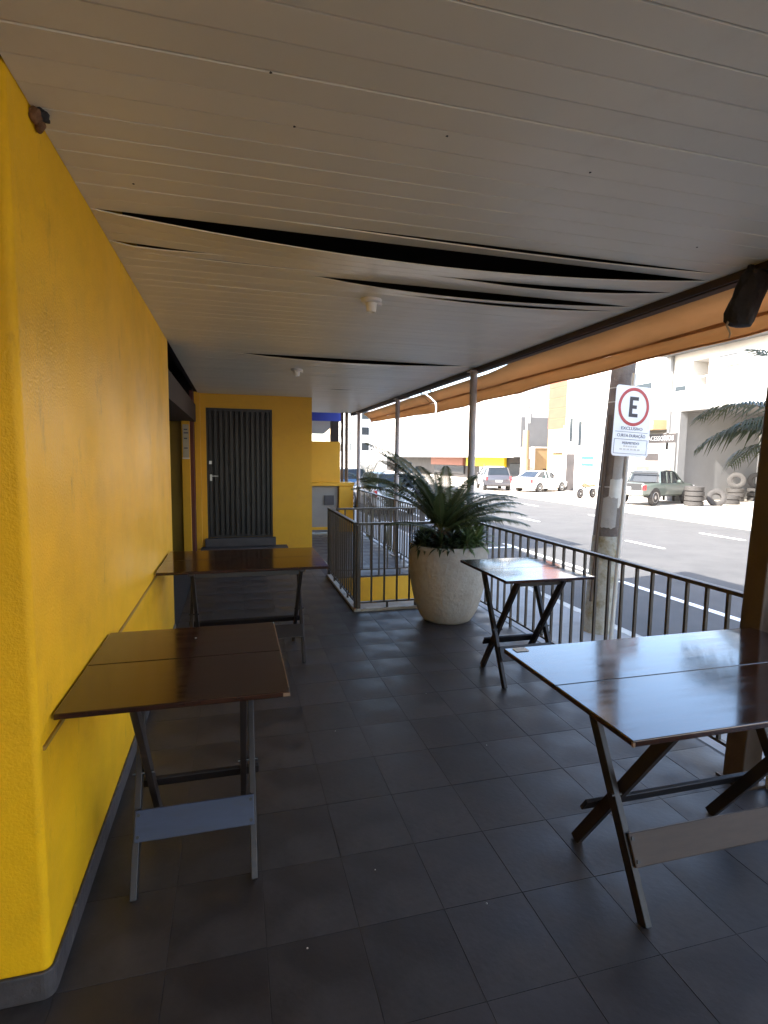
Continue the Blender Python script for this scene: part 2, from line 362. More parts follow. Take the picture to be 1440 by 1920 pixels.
DY = 8.95
dw = thing('door_wall', 'smooth yellow end wall holding the dark grey slatted metal door', 'wall', (.3, DY, 0), world=True)
m = MB()
m.box(-.585, -.42, DY, DY+.2, -.01, 2.76).box(.58, 1.21, DY, DY+.2, -.01, 2.76).box(-.42, .58, DY, DY+.2, 2.285, 2.76).box(-.42, .58, DY+.12, DY+.2, -.01, 2.285)
m.build('plaster', 'yellow2', dw)
MB().box(-.585, -.50, DY-.06, DY, -.01, 2.74).build('pilaster', 'yellow2', dw, bevel=.006)
door = MB().box(-.415, .575, DY+.07, DY+.105, .262, 2.28).build('door', 'door', dw)
nsl = 12
for i in range(nsl):
    a = -.40+i*(.96/nsl)
    MB().prism([(a, DY+.07), (a+.016, DY+.046), (a+.058, DY+.046), (a+.074, DY+.07)], 'z', .30, 2.24).build('slat', 'door', door)
fr = MB().box(-.42, -.395, DY+.02, DY+.12, .262, 2.285).box(.555, .58, DY+.02, DY+.12, .262, 2.285).box(-.395, .555, DY+.02, DY+.12, 2.255, 2.285)
fr.build('frame', 'door', door)
hd = MB(); hd.box(-.378, -.345, DY+.03, DY+.047, 1.16, 1.26); hd.bar((-.362, DY+.02, 1.235), (-.25, DY+.02, 1.235), .014, .014); hd.bar((-.362, DY+.045, 1.235), (-.362, DY+.013, 1.235), .016, .016)
hd.build('handle', 'steel', door, bevel=.003)
MB().box(-.385, -.345, DY+.034, DY+.046, 1.42, 1.47).build('lock_plate', 'steel', door)
MB().box(-.52, .80, DY-.28, DY-.005, .001, .13).build('step', 'step', dw, bevel=.008)
MB().box(-.46, .62, DY-.10, DY+.045, .135, .262).build('threshold', 'step', dw, bevel=.006)

# far end: low yellow wall with counter
fe = thing('counter_wall', 'low yellow wall with ledge over a grey cabinet at the far end of the terrace', 'wall', (1.75, 11.3, 0), world=True)
MB().box(1.0, 2.12, 11.32, 11.5, 1.03, 1.87).build('upper_panel', 'yellow2', fe, bevel=.01)
MB().box(1.0, 2.40, 11.2, 11.6, .955, 1.03).build('ledge', 'yellow2', fe, bevel=.01)
MB().box(2.08, 2.38, 11.22, 11.5, -.005, .955).build('end_post', 'yellow2', fe, bevel=.008)
MB().box(1.0, 2.078, 11.3, 11.5, .10, .955).build('cabinet', 'greypanel', fe)
MB().box(1.0, 2.078, 11.26, 11.299, .045, .10).build('plinth', 'yellow2', fe)
MB().box(1.78, 1.98, 11.27, 11.3, .56, .76).build('meter_box', 'step', fe)
# floor drum / bits below the cabinet
nb = thing('neighbour_canopy', 'bright blue fascia with pale soffit beyond the counter wall', 'canopy', (1.5, 13.2, -.6), world=True)
MB().box(-.5, 2.46, 13.0, 13.15, 2.40, 2.72).build('fascia', 'blue', nb)
MB().add([(-.5, 13.15, 2.45), (2.44, 13.15, 2.45), (2.44, 15.6, 2.2), (-.5, 15.6, 2.2), (-.5, 13.15, 2.5), (2.44, 13.15, 2.5), (2.44, 15.6, 2.5), (-.5, 15.6, 2.5)], [(0, 1, 2, 3), (4, 7, 6, 5), (0, 4, 5, 1), (1, 5, 6, 2), (2, 6, 7, 3), (3, 7, 4, 0)]).build('soffit', 'offwhite', nb)
MB().box(2.22, 2.40, 13.0, 13.18, -.6, 2.40).build('column', 'brownwall', nb)

# roof above the terrace, parapets (cast the shade on the street)
roof = thing('terrace_roof', 'flat roof slab over the terrace with plain parapet above the awning', 'roof', (1, 4, 2.76), world=True)
MB().box(-9, 2.56, -6.5, 12.0, 2.765, 2.95).build('slab', 'dark_void', roof)  # carried on unseen behind the camera to cut light from there
MB().box(2.47, 2.56, -6.5, 12.0, 2.551, 2.764).build('fascia', 'beam', roof)  # added to keep daylight out of the void above the boards
MB().box(2.44, 2.56, -14, 8.15, 2.95, 4.86).build('parapet', 'yellow2', roof)
MB().box(2.44, 2.56, 11.75, 12.0, 2.95, 4.86).build('parapet', 'yellow2', roof)
MB().box(-9, 2.56, 12.0, 40, 2.95, 4.86).build('rear_block', 'yellow2', roof)
MB().box(-9, -2.9, -14, 12, -.7, 2.76).build('rear_wall', 'yellow2', roof)
MB().box(-2.9, -2.7, -14, 1.6, -.7, 2.76).build('side_wall', 'yellow2', roof)
MB().box(-9, -2.5, 16.0, 40, -.88, 2.95).build('rear_wall', 'offwhite', roof)

# ================================================================== CEILING (individual boards, some sagging)
ceil = tag(bpy.data.objects.new('ceiling', None), kind='structure'); col.objects.link(ceil); ceil.location = (0, 0, 0)
BP = .108
# gaps: y of the joint, x0, x1, drop at the worst place, where it is worst (0..1), boards until level again
gaps = [(2.338, .02, 2.46, .018, .6, 1.0), (2.47, -.53, 2.44, .078, .50, 4.6), (2.70, 1.0, 2.44, .026, .5, 1.8), (3.01, .42, 2.42, .044, .45, 2.0), (3.12, .9, 2.42, .018, .5, 2), (2.80, -.53, -.05, .014, .3, 1.0), (5.38, .05, 2.35, .038, .45, 3.0), (2.92, -.5, .6, .006, .5, 1.0), (3.33, -.45, .9, .004, .5, 1.0), (7.7, 1.2, 1.7, .01, .5, 1.)]
def bumpf(x, x0, x1, pk):
    if x <= x0 or x >= x1: return 0.
    u = (x-x0)/(x1-x0); u = u**(math.log(.5)/math.log(pk)); return math.sin(math.pi*u)**.85
Y0 = 1.274-BP*44; nb_ = int((11.9-Y0)/BP)
gidx = [(int(round((g[0]-Y0)/BP)),)+g[1:] for g in gaps]
def drop(k, x, edge):
    """edge 0 = near edge, 1 = far edge of board k"""
    d = 0.
    for (g, x0, x1, a, pk, n) in gidx:
        t = k-g+edge*.96
        if k >= g and t < n: d += a*bumpf(x, x0, x1, pk)*(1-t/n)
    return d
flat_me = None
for k in range(nb_):
    y0 = Y0+k*BP; y1 = y0+BP
    sag = any(g <= k < g+n for (g, _, _, _, _, n) in gidx)
    xs = [WX+.002+(EX-.005-WX)*i/30 for i in range(31)] if sag else [WX+.002, EX-.003]
    if not sag and flat_me:
        o = bpy.data.objects.new('ceiling_board', flat_me); col.objects.link(o); o.parent = ceil; o.location = (0, y0, CZ+random.gauss(0, .0006)); o.rotation_euler = (random.gauss(0, .003), 0, 0); continue
    m = MB(); b = .0028; e = .0008
    sec = []
    for x in xs:
        a_, c_ = drop(k, x, 0), drop(k, x, 1)
        def z(v): return -(a_+(c_-a_)*v/BP)
        sec.append([(x, e, z(0)+b), (x, e+b, z(b)), (x, BP*.5, z(BP*.5)), (x, BP-e-b, z(BP-b)), (x, BP-e, z(BP)+b), (x, BP-e, z(BP)+.0048), (x, e, z(0)+.0048)])
    m.loft(sec); 
    o = m.build('ceiling_board', 'pvc', None); o.parent = ceil; o.location = (0, y0, CZ)
    if not sag: flat_me = o.data
tr = MB().box(WX-.05, WX+.001, 1.5, 8.9, 2.512, 2.52); tr.build('wall_trim', 'brownwall', ceil)
MB().box(EX-.002, EX+.012, -1.6, 11.9, 2.46, 2.53).build('edge_trim', 'beam', ceil)
for i, (x, y) in enumerate([(.81, 3.33), (.67, 6.17)]):
    t = thing('lamp_holder', ['empty white ceiling lamp holder right beside the sagging ceiling boards', 'empty white ceiling lamp holder nearer the door'][i], 'lamp holder', (x, y, CZ), group='ceiling lamp holders')
    m = MB(); m.lathe([(.062, 0), (.064, -.006), (.058, -.018), (.03, -.024)], 24, wob=None); m.build('base_plate', 'socket', t, smooth=True)
    m = MB(); m.lathe([(.034, -.018), (.032, -.045), (.028, -.074), (.022, -.076), (.02, -.05)], 20); m.build('socket', 'socket', t, smooth=True)
    m = MB(); m.box(.03, .064, -.012, .012, -.032, -.012); m.build('clip', 'socket', t, bevel=.003)
rs = random.Random(5)
for (x, y) in [(.1, 1.49), (.18, 1.7), (.62, 1.62), (1.15, 1.68), (-.33, 2.2), (2.0, 2.1)]:
    m = MB(); m.lathe([(.003, 0), (.004, -.002), (.0015, -.003)], 7, wob=lambda a, z: .3*math.sin(3*a+x*9)); m.build('insect_speck', 'blackcloth', ceil).location = (x, y, CZ-.0004)
# small rusty bracket on the wall edge
nst = thing('rusty_bracket', 'small rusty brown bracket stuck where yellow wall meets the ceiling', 'bracket', (WX, 1.86, 2.42), world=True)
def lump(c, r, seed, n=10, sq=(1, 1, 1)):
    rnd = random.Random(seed); m = MB(); pr = []
    for i in range(n+1):
        a = math.pi*i/n; pr.append((max(.002, math.sin(a)), -math.cos(a)))
    ph = [rnd.uniform(0, 6) for _ in range(4)]
    base = MB(); base.lathe(pr, 14, wob=lambda a, z: .22*math.sin(2*a+ph[0]+3*z)+.15*math.sin(3*a+ph[1]-5*z))
    m.add([(c[0]+v[0]*r*sq[0], c[1]+v[1]*r*sq[1], c[2]+v[2]*r*sq[2]) for v in base.v], base.f); m.smooth = True; return m
lump((WX+.010, 1.815, 2.480), .018, 1, sq=(.9, 1.0, 1.2)).build('clamp', 'nest', nst)
lump((WX+.012, 1.85, 2.474), .016, 2, sq=(.9, .8, 1.5)).build('clamp', 'nest', nst)
lump((WX+.022, 1.835, 2.492), .017, 3, sq=(1., 1.8, .7)).build('plate', 'blackcloth', nst)

# ================================================================== EDGE: beam, posts, awnings, railings
bm_ = thing('edge_beam', 'dark steel beam along the open edge of the ceiling above the awnings', 'beam', (2.5, 5, 2.44), world=True)
MB().box(2.465, 2.53, -6.5, 11.95, 2.452, 2.55).build('tube', 'beam', bm_, bevel=.004)
# pillar by the right table
pl = thing('square_pillar', 'brown painted square steel pillar behind the long table on the street side', 'pillar', (2.35, 2.0, 0), world=True)
MB().bar((2.362, 1.995, 0), (2.478, 1.995, 2.50), .11, .11, hint=(0, 1, 0)).build('shaft', 'pillar', pl, bevel=.008)
MB().box(2.29, 2.435, 1.92, 2.07, -.001, .012).build('base_plate', 'pillar', pl)
dp = thing('downpipe', 'pale beige drain box running beside the brown square pillar', 'pipe', (2.42, 1.85, 0), world=True)
MB().bar((2.455, 1.89, 0), (2.565, 1.89, 2.45), .07, .065, hint=(0, 1, 0)).build('pipe', 'beige', dp, bevel=.012)
MB().box(2.464, 2.544, 1.853, 1.927, 1.08, 1.10).build('clamp', 'postgrey', dp)
posts = [(2.44, 5.445, .038, 'slim grey round post rising behind the big cycad planter'), (2.46, 8.32, .036, 'slim grey round post halfway along the far railing'), (2.46, 11.1, .036, 'slim grey round post at the far end of the railing')]
for x, y, r, lb in posts:
    t = thing('round_post', lb, 'post', (x, y, 0), group='slim posts carrying the terrace roof')
    m = MB(); m.tube([(0, 0, -.004 if y < 5.4 or y > 6.9 else -.3), (0, 0, 2.47)], r, 16); m.build('shaft', 'postgrey', t, smooth=True)
    MB().box(-.055, .055, -.055, .055, 2.455, 2.47).build('cap_plate', 'postgrey', t)
    MB().box(-.07, .07, -.07, .07, .0, .01).build('base_plate', 'postgrey', t)
pp = thing('pipe_bundle', 'pair of brown vertical pipes beside the end of the yellow ledge', 'pipe', (2.3, 11.7, 0), world=True)
for x, y, r in ((2.24, 11.75, .03), (2.33, 11.72, .038)):
    m = MB(); m.tube([(x, y, -.6), (x, y, 2.76)], r, 12); m.build('pipe', 'pillar', pp, smooth=True)

def awning(name, label, y0, y1, zdrop, rolltop):
    t = thing(name, label, 'awning', (2.6, (y0+y1)/2, 2.2), world=True, group='orange tarpaulin awnings')
    n = 70; top = []; low = []
    for i in range(n+1):
        u = i/n; y = y0+(y1-y0)*u
        w1 = .006*math.sin(y*5.3)+.004*math.sin(y*13)
        zt = rolltop(y); zc = 2.325+.004*math.sin(y*3.1); zb = zdrop(y)+.004*math.sin(y*4.7)
        top.append([(2.5315 if zt > 2.455 else 2.55, y, zt), (2.62+w1, y, (zt+zc)/2+.012), (2.70+w1, y, zc)])
        low.append([(2.70+w1, y, zc-.002), (2.708+w1*1.5, y, (zc+zb)/2), (2.70+w1*2, y, zb+.012), (2.70+w1*2, y, zb), (2.694+w1*2, y, zb+.012)])
    a = MB(); a.loft(top, closed=False); a.smooth = True; o = a.build('canopy', 'tarp', t)
    s = o.modifiers.new('s', 'SOLIDIFY'); s.thickness = .0025
    b = MB(); b.loft(low, closed=False); b.smooth = True; o = b.build('valance', 'tarp', t); s = o.modifiers.new('s', 'SOLIDIFY'); s.thickness = .0025
    m = MB(); m.tube([(2.70, y0+.01, 2.331), (2.70, y1-.01, 2.331)], .012, 8); m.build('front_bar', 'tarp', t, smooth=True)
    for y in (y0+.15, y1-.15):
        m = MB(); m.tube([(2.53, y, 2.48), (2.70, y, 2.335)], .010, 6); m.build('arm', 'beam', t)
    return t
awning('tarpaulin_awning', 'long orange tarpaulin awning hanging along the street side by the tables', -6.2, 7.26, lambda y: 2.236-.0138*max(0, y-2.3), lambda y: 2.470 if y < 4.7 else 2.470-.036*min(1, (y-4.7)/.6))  # lengthened unseen behind the camera, like the roof, to dim the near end
awning('tarpaulin_awning', 'shorter orange tarpaulin awning hanging over the far railing', 7.33, 11.1, lambda y: 2.18+.024*(y-7.3), lambda y: 2.440)

# black cloth bundle hanging by the awning
bd = thing('cloth_bundle', 'black folded cloth bundle hanging from the awning beam with loose strap', 'cloth', (2.4, 2.2, 2.3), world=True)
cx, cy = 2.42, 2.22
sec = []
for (z, hw, off) in [(2.60, .004, .012), (2.565, .016, .01), (2.545, .022, .008), (2.535, .062, .028), (2.515, .072, .026), (2.46, .075, .014), (2.40, .076, .0), (2.35, .075, -.01), (2.31, .068, -.012), (2.285, .05, -.006), (2.279, .02, -.002)]:
    r_ = []
    for j in range(18):
        a = 2*math.pi*j/18; wv = 1+.10*math.sin(5*a+z*20)+.06*math.sin(9*a-z*33)
        r_.append((cx+off+hw*wv*math.cos(a), cy-off+hw*wv*.75*math.sin(a)-.0, z-.07))
    sec.append(r_)
m = MB(); m.loft(sec); m.smooth = True; m.build('bundle', 'blackcloth', bd)
m = MB(); m.tube([(2.36, 2.24, 2.26), (2.35, 2.25, 2.22), (2.365, 2.24, 2.18), (2.36, 2.24, 2.155)], [.006, .006, .005, .003], 6); m.build('strap', 'beige', bd)

def railing(name, label, p, q, ztop=.90, zlow=.085, pitch=.134, posts_=True, wide=()):
    p = Vector(p); q = Vector(q); L = (q-p).length; d = (q-p).normalized(); c = (p+q)/2
    t = thing(name, label, 'railing', (c.x, c.y, 0), world=True, group='dark bar railings of the terrace')
    MB().bar(p+Vector((0, 0, ztop-.0125)), q+Vector((0, 0, ztop-.0125)), .042, .022).build('top_rail', 'iron', t, bevel=.002)
    MB().bar(p+Vector((0, 0, zlow)), q+Vector((0, 0, zlow)), .026, .016).build('bottom_rail', 'iron', t)
    n = max(1, int(round(L/pitch))); me = None
    for i in range(1, n):
        b = p+d*(L*i/n)
        if me is None:
            ob = MB().box(-.0085, .0085, -.0085, .0085, zlow+.007, ztop-.023).build('baluster', 'iron', None); me = ob.data
        else:
            ob = bpy.data.objects.new('baluster', me); col.objects.link(ob)
        ob.parent = t; ob.location = Vector((b.x, b.y, 0))-t.location; ob.rotation_euler[2] = random.gauss(0, .02)
    for e in ((p, q) if posts_ else ()):
        MB().bar((e.x, e.y, .0), (e.x, e.y, ztop-.024), .035, .035, hint=(0, 1, 0)).build('post', 'iron', t)
    for f in (.25, .5, .75):
        e = p+d*(L*f); MB().bar((e.x, e.y, .0), (e.x, e.y, zlow-.008), .02, .02, hint=(0, 1, 0)).build('foot', 'iron', t)
    return t
railing('railing', 'dark railing with square bars between the brown pillar and the planter', (EX, 2.08, 0), (EX, 5.30, 0))
railing('railing', 'dark railing stub continuing on the open side of the brown pillar', (EX, -1.4, 0), (EX, 1.83, 0))
railing('railing', 'dark railing across the front of the stair opening behind the planter', (1.19, 5.33, 0), (2.40, 5.33, 0), pitch=.128)
railing('railing', 'dark railing along the corridor side of the stair opening', (1.17, 5.37, 0), (1.17, 7.02, 0), pitch=.118)
railing('railing', 'dark railing across the far side of the stair opening', (1.25, 6.94, 0), (2.40, 6.94, 0), pitch=.118)
railing('railing', 'dark railing running on to the far end past the slim posts', (EX, 6.98, 0), (EX, 11.05, 0), pitch=.118)
st = MB().box(1.165, 1.235, 5.42, 5.9, .10, .86)
kerb = struct('stair_kerb', MB().box(1.14, 1.215, 5.30, 7.04, -.005, .026).box(1.215, 2.44, 5.29, 5.365, -.005, .024), 'kerb', bevel=.004)

# ================================================================== TABLES
def table(label, x0, x1, y0, y1, zt, lx, stretcher, flip=False, chips=True, ext=.06, seed=0):
    rnd = random.Random(seed)
    t = thing('folding_table', label, 'table', ((x0+x1)/2, (y0+y1)/2, 0), group='dark wooden folding tables on the terrace', world=True)
    ym = (y0+y1)/2+.004; th = .019
    for a, b in ((y0, ym-.0012), (ym+.0012, y1)):
        o = MB().box(x0, x1, a, b, zt-th, zt+rnd.uniform(-.0006, .0006)).build('top_plank', 'wood', t, bevel=.003)
        if seed in (1, 3): pass
    for x in lx:   # cleats under the top
        MB().box(x-.02, x+.02, y0+.07, y1-.07, zt-th-.028, zt-th-.0005).build('cleat', 'woodleg', t, bevel=.002)
    zc = zt-th-.015; H = zc
    fA, tA = y0+.21, y1-.13     # pair A: foot near, top far
    fB, tB = y1-.10, y0+.13
    for i, x in enumerate(lx):
        s = 1 if i == 0 else -1
        MB().bar((x-s*.028, fA, .0), (x-s*.028, tA, zc), .024, .045, hint=(0, 1, 0)).build('leg', 'woodleg', t, bevel=.003)
        MB().bar((x+s*.004, fB, .0), (x+s*.004, tB, zc), .024, .045, hint=(0, 1, 0)).build('leg', 'woodleg', t, bevel=.003)
        zm = .36; MB().tube([(x-s*.05, (y0+y1)/2+.01, zm), (x+s*.025, (y0+y1)/2+.01, zm)], .006, 8).build('pivot_bolt', 'bolt', t)
    xl, xr = min(lx), max(lx)
    zz = .20; yA = fA+(tA-fA)*zz/zc; sl = (tA-fA)/zc
    dvec = Vector((0, sl, 1)).normalized(); nvec = Vector((0, -1, sl)).normalized()
    c = Vector((0, yA, zz))+nvec*.030
    b = MB()
    hw = .052
    p1 = [c-dvec*hw-nvec*.007, c+dvec*hw-nvec*.007, c+dvec*hw+nvec*.007, c-dvec*hw+nvec*.007]
    b.loft([[(xl+.028-.06, *p.yz) for p in p1], [(xr-.028+.06, *p.yz) for p in p1]])
    br = b.build('stretcher', stretcher, t, bevel=.003)
    for x in (xl-.02, xr+.02):
        for u in (-.035, .035):
            e = c+dvec*u+nvec*.007; MB().tube([(x, e.y, e.z), (x, e.y+nvec.y*.004, e.z+nvec.z*.004)], .006, 8).build('screw', 'bolt', br)
    zz = .22; yB = fB+(tB-fB)*zz/zc; slb = (tB-fB)/zc
    dv = Vector((0, slb, 1)).normalized(); nv = Vector((0, 1, -slb)).normalized(); c = Vector((0, yB, zz))+nv*.031
    p1 = [c-dv*.03-nv*.008, c+dv*.03-nv*.008, c+dv*.03+nv*.008, c-dv*.03+nv*.008]
    b = MB(); b.loft([[(xl-ext, *p.yz) for p in p1], [(xr+ext, *p.yz) for p in p1]]); b.build('rear_stretcher', 'woodleg', t, bevel=.003)
    zk = zt-th-.045
    MB().bar((xl, tB+.03, zk), (xr, tB+.03, zk), .022, .03).build('top_rail', 'woodleg', t)
    return t
t1 = table('square dark wooden folding table against the yellow wall by its near corner', -.522, .162, 1.73, 2.50, .795, (-.335, .02), 'woodrail', seed=1)
t2 = table('long dark wooden folding table against the yellow wall in front of the door', -.515, .64, 3.83, 4.68, .775, (-.30, .46), 'woodleg', seed=2)
t3 = table('square dark wooden folding table at the railing beside the cycad planter', 1.62, 2.26, 3.04, 3.77, .795, (1.775, 2.12), 'woodleg', seed=3, ext=.05)
t4 = table('long dark wooden folding table with brown stretcher at the foot of the square pillar', 1.03, 2.28, 1.19, 1.935, .795, (1.33, 2.02), 'woodbrown', seed=4)
MB().box(1.06, 1.115, 1.885, 1.925, .7965, .7972).build('sticker', 'paper', t4)
MB().box(.1405, .1625, 1.7285, 1.733, .779, .79).build('chipped_corner', 'edge', t1)
MB().box(1.029, 1.036, 1.189, 1.196, .777, .79).build('chipped_corner', 'edge', t4)
MB().box(.1595, .1632, 1.76, 2.48, .7925, .7960).build('bare_edge', 'edge', t1)
cr_ = tag(MB().box(-.17, -.163, 2.34, 2.344, .7962, .798).build('crumb', 'paper', base=(-.166, 2.342, .796)), 'tiny pale crumb lying on the square table by the yellow wall', 'crumb')
# specks of litter on the floor
for i, (x, y) in enumerate([(.49, 1.87), (.83, 1.62), (1.2, 3.3), (.53, 2.95), (1.3, 2.6), (.2, 1.6)]):
    m = MB(); a = random.uniform(0, 3); s = random.uniform(.0018, .0034)
    m.lathe([(s, 0), (s*.8, .0015), (s*.3, .0025)], 6)
    o = m.build('litter_speck', 'paper', base=(0, 0, 0)); o.location = (x, y, .0002); o.rotation_euler[2] = a
    tag(o, 'tiny pale speck of litter on the grey floor tiles', 'litter', 'litter specks on the floor')

# ================================================================== PLANTS
def frond(L, a0, bend, n, leaf, m_leaf='leaf', V=.5, width=.008, base_bare=.12, sweep=.9, droop=.25, seed=0, rr=.006):
    """frond mesh growing from the origin towards +X; returns leaf builder and rachis builder"""
    rnd = random.Random(seed); pts = []; p = Vector((0, 0, 0)); a = a0; k = 24
    side = rnd.uniform(-.15, .15)
    for i in range(k+1):
        pts.append(p.copy()); p = p+Vector((math.cos(a), side*(i/k), math.sin(a)))*(L/k); a -= bend/k*(.5+1.0*i/k)
    rb = MB(); rb.tube(pts, [rr*(1-.8*i/k) for i in range(k+1)], 5)
    lb = MB()
    for i in range(n):
        u = base_bare+(1-base_bare)*(i+.5)/n; f = u*k; i0 = min(k-1, int(f)); q = pts[i0].lerp(pts[i0+1], f-i0)
        d = (pts[i0+1]-pts[i0]).normalized(); upv = Vector((0, 1, 0)).cross(d) * -1
        if upv.z < 0 and abs(upv.z) > .3: upv = -upv
        ll = leaf*(math.sin(math.pi*min(1, .12+.86*u))**.6)*rnd.uniform(.88, 1.08)
        for s in (-1, 1):
            out = Vector((0, s, 0)); dirv = (out*math.cos(V)+upv*math.sin(V)+d*sweep*(.5+u)).normalized()
            tip = q+dirv*ll+Vector((0, 0, -droop*ll*rnd.uniform(.4, 1.3)))
            mid = q+dirv*ll*.5; w_ = d*width*.5
            o = len(lb.v)
            lb.v += [tuple(q-w_*.6), tuple(q+w_*.6), tuple(mid+w_), tuple(tip), tuple(mid-w_)]
            lb.f += [(o, o+1, o+2, o+4), (o+4, o+2, o+3)]
    return lb, rb
def mk_mesh(mb, mname):
    me = bpy.data.meshes.new(mname); me.from_pydata(mb.v, [], mb.f); return me
def crown(parent, specs, meshes):
    for (vi, az, tilt, sc) in specs:
        lm, rm = meshes[vi]
        o = bpy.data.objects.new('frond', lm); col.objects.link(o); o.parent = parent
        o.rotation_euler = (random.uniform(-.2, .2), -tilt, az); o.scale = (sc,)*3
        r = bpy.data.objects.new('stalk', rm); col.objects.link(r); r.parent = o
def frond_set(defs, mat_leaf, matr='rachis'):
    out = []
    for i, kw in enumerate(defs):
        lb, rb = frond(seed=i, **kw); a = mk_mesh(lb, 'frond'); a.materials.append(M[mat_leaf]); b = mk_mesh(rb, 'stalk'); b.materials.append(M[matr]); out.append((a, b))
    return out

PX, PY = 1.965, 4.87
pot = thing('concrete_planter', 'tall bulging weathered concrete planter standing by the corner of the railing', 'planter', (PX, PY, 0))
wob = lambda a, z: .008*math.sin(3*a+z*4)+.005*math.sin(7*a-z*9)
m = MB(); m.lathe([(.195, .0), (.228, .010), (.258, .05), (.288, .11), (.316, .19), (.342, .29), (.362, .40), (.372, .50), (.376, .58), (.374, .65), (.366, .69), (.368, .71), (.364, .735), (.356, .742), (.330, .742), (.322, .72), (.318, .66)], 48, wob=wob); m.smooth = True
m.build('bowl', 'pot', pot)
m = MB(); m.lathe([(.322, .66), (.322, .675), (.2, .70), (.05, .715)], 30); m.smooth = True; m.build('soil', 'soil', pot)
cyc = thing('cycad', 'dark green cycad with long arching feather fronds growing in the concrete planter', 'plant', (PX-.06, PY, .70))
m = MB(); m.lathe([(.12, -.04), (.13, .0), (.125, .06), (.10, .12), (.06, .155), (.02, .165)], 20, wob=lambda a, z: .12*math.sin(8*a+z*40)); m.smooth = True
m.build('caudex', 'caudex', cyc)
cset = frond_set([dict(L=1.08, a0=1.18, bend=.85, n=72, leaf=.175, V=.30, width=.0135, sweep=.42, droop=.35), dict(L=1.08, a0=.95, bend=1.15, n=72, leaf=.18, V=.28, width=.0135, sweep=.42, droop=.4), dict(L=1.0, a0=.68, bend=.95, n=66, leaf=.17, V=.25, width=.0135, sweep=.42, droop=.4), dict(L=.92, a0=.42, bend=.85, n=60, leaf=.165, V=.22, width=.0135, sweep=.42, droop=.4), dict(L=.7, a0=1.35, bend=.5, n=56, leaf=.12, V=.7, width=.011, sweep=.6)], 'leaf')
crn = bpy.data.objects.new('crown', None); col.objects.link(crn); crn.parent = cyc; crn.location = (0, 0, .13)
specs = []
rng = random.Random(3)
# (mesh, azimuth deg, extra tilt, scale); azimuth 0 = towards the street (+X)
for az, vi, sc in [(165, 0, 1.0), (150, 0, 1.08), (178, 1, .95), (195, 1, .98), (140, 1, 1.0), (120, 0, .9), (100, 1, .9), (80, 0, .85), (60, 0, .78), (60, 1, .8), (40, 1, .78), (25, 2, .76), (10, 2, .8), (-5, 2, .83), (-18, 2, .86), (-30, 3, .9), (5, 3, .86), (18, 3, .86), (35, 2, .85), (-45, 2, .85), (-10, 1, .76), (12, 1, .74), (-35, 1, .72), (210, 0, .72), (170, 3, .62), (130, 0, .95), (-60, 1, .6), (250, 0, .55), (290, 0, .5), (30, 0, .70), (160, 4, .9), (90, 4, .9), (0, 4, .9)]:
    specs.append((vi, R(az+rng.uniform(-6, 6)), rng.uniform(-.06, .06), sc))
crown(crn, specs, cset)

def rosette(name, label, loc, n, L, wd, matn, group, seed, up_=.5):
    rnd = random.Random(seed); t = thing(name, label, 'plant', loc, group=group)
    mb_ = MB(); st_ = MB(); h = .10
    st_.tube([(0, 0, -.05), (0, 0, h)], .01, 6); st_.build('stem', 'rachis', t)
    for i in range(n):
        az = i*2.4+rnd.uniform(-.2, .2); el = 1.35-1.5*(i/n)+rnd.uniform(-.15, .15); l = L*rnd.uniform(.75, 1.1)
        d = Vector((math.cos(az), math.sin(az), 0)); s = Vector((-math.sin(az), math.cos(az), 0)); b = Vector((0, 0, h-.06*i/n)); rows = []
        p = b.copy(); a = el
        for k in range(5):
            ww = wd*[.5, 1, .95, .6, .05][k]; rows.append((p-s*ww/2+Vector((0, 0, .12*ww)), p.copy(), p+s*ww/2+Vector((0, 0, .12*ww)))); p = p+(d*math.cos(a)+Vector((0, 0, 1))*math.sin(a))*l/4; a -= .28
        o = len(mb_.v); mb_.v += [tuple(v) for r_ in rows for v in r_]
        for k in range(4):
            for j in range(2): q = o+k*3+j; mb_.f.append((q, q+1, q+4, q+3))
    mb_.build('leaves', matn, t, smooth=True)
    return t
for i in range(12):
    a = R(-75+i*14+random.uniform(-4, 4)); r = random.choice((.22, .29, .31)); 
    rosette('rosette_plant', 'green rosette of strap leaves spilling over the planter rim under the cycad', (PX+r*math.cos(a), PY+r*math.sin(a), .70), 26, random.uniform(.17, .25), .026, 'leafbright', 'small rosette plants in the planter', i)
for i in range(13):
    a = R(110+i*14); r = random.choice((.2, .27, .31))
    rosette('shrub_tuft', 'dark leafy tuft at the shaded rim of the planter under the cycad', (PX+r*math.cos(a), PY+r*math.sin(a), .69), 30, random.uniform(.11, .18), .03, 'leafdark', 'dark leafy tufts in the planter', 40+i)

# palm on the pavement outside the pillar
pal = thing('feather_palm', 'olive feather palm on the pavement beyond the brown pillar', 'palm', (4.45, 3.05, SW))
m = MB(); m.tube([(0, 0, 0), (.02, 0, .6), (0, .02, 1.4), (-.02, 0, 2.15)], [.075, .06, .05, .04], 10); m.smooth = True; m.build('trunk', 'caudex', pal)
pset = frond_set([dict(L=1.25, a0=.85, bend=1.6, n=42, leaf=.34, V=.15, width=.020, sweep=.55, droop=.5, rr=.012), dict(L=1.1, a0=1.2, bend=1.0, n=36, leaf=.32, V=.2, width=.020, sweep=.7, droop=.3, rr=.012), dict(L=1.15, a0=.45, bend=1.5, n=40, leaf=.32, V=.1, width=.020, sweep=.5, droop=.6, rr=.012)], 'leafolive')
crn = bpy.data.objects.new('crown', None); col.objects.link(crn); crn.parent = pal; crn.location = (-.02, 0, 2.15)
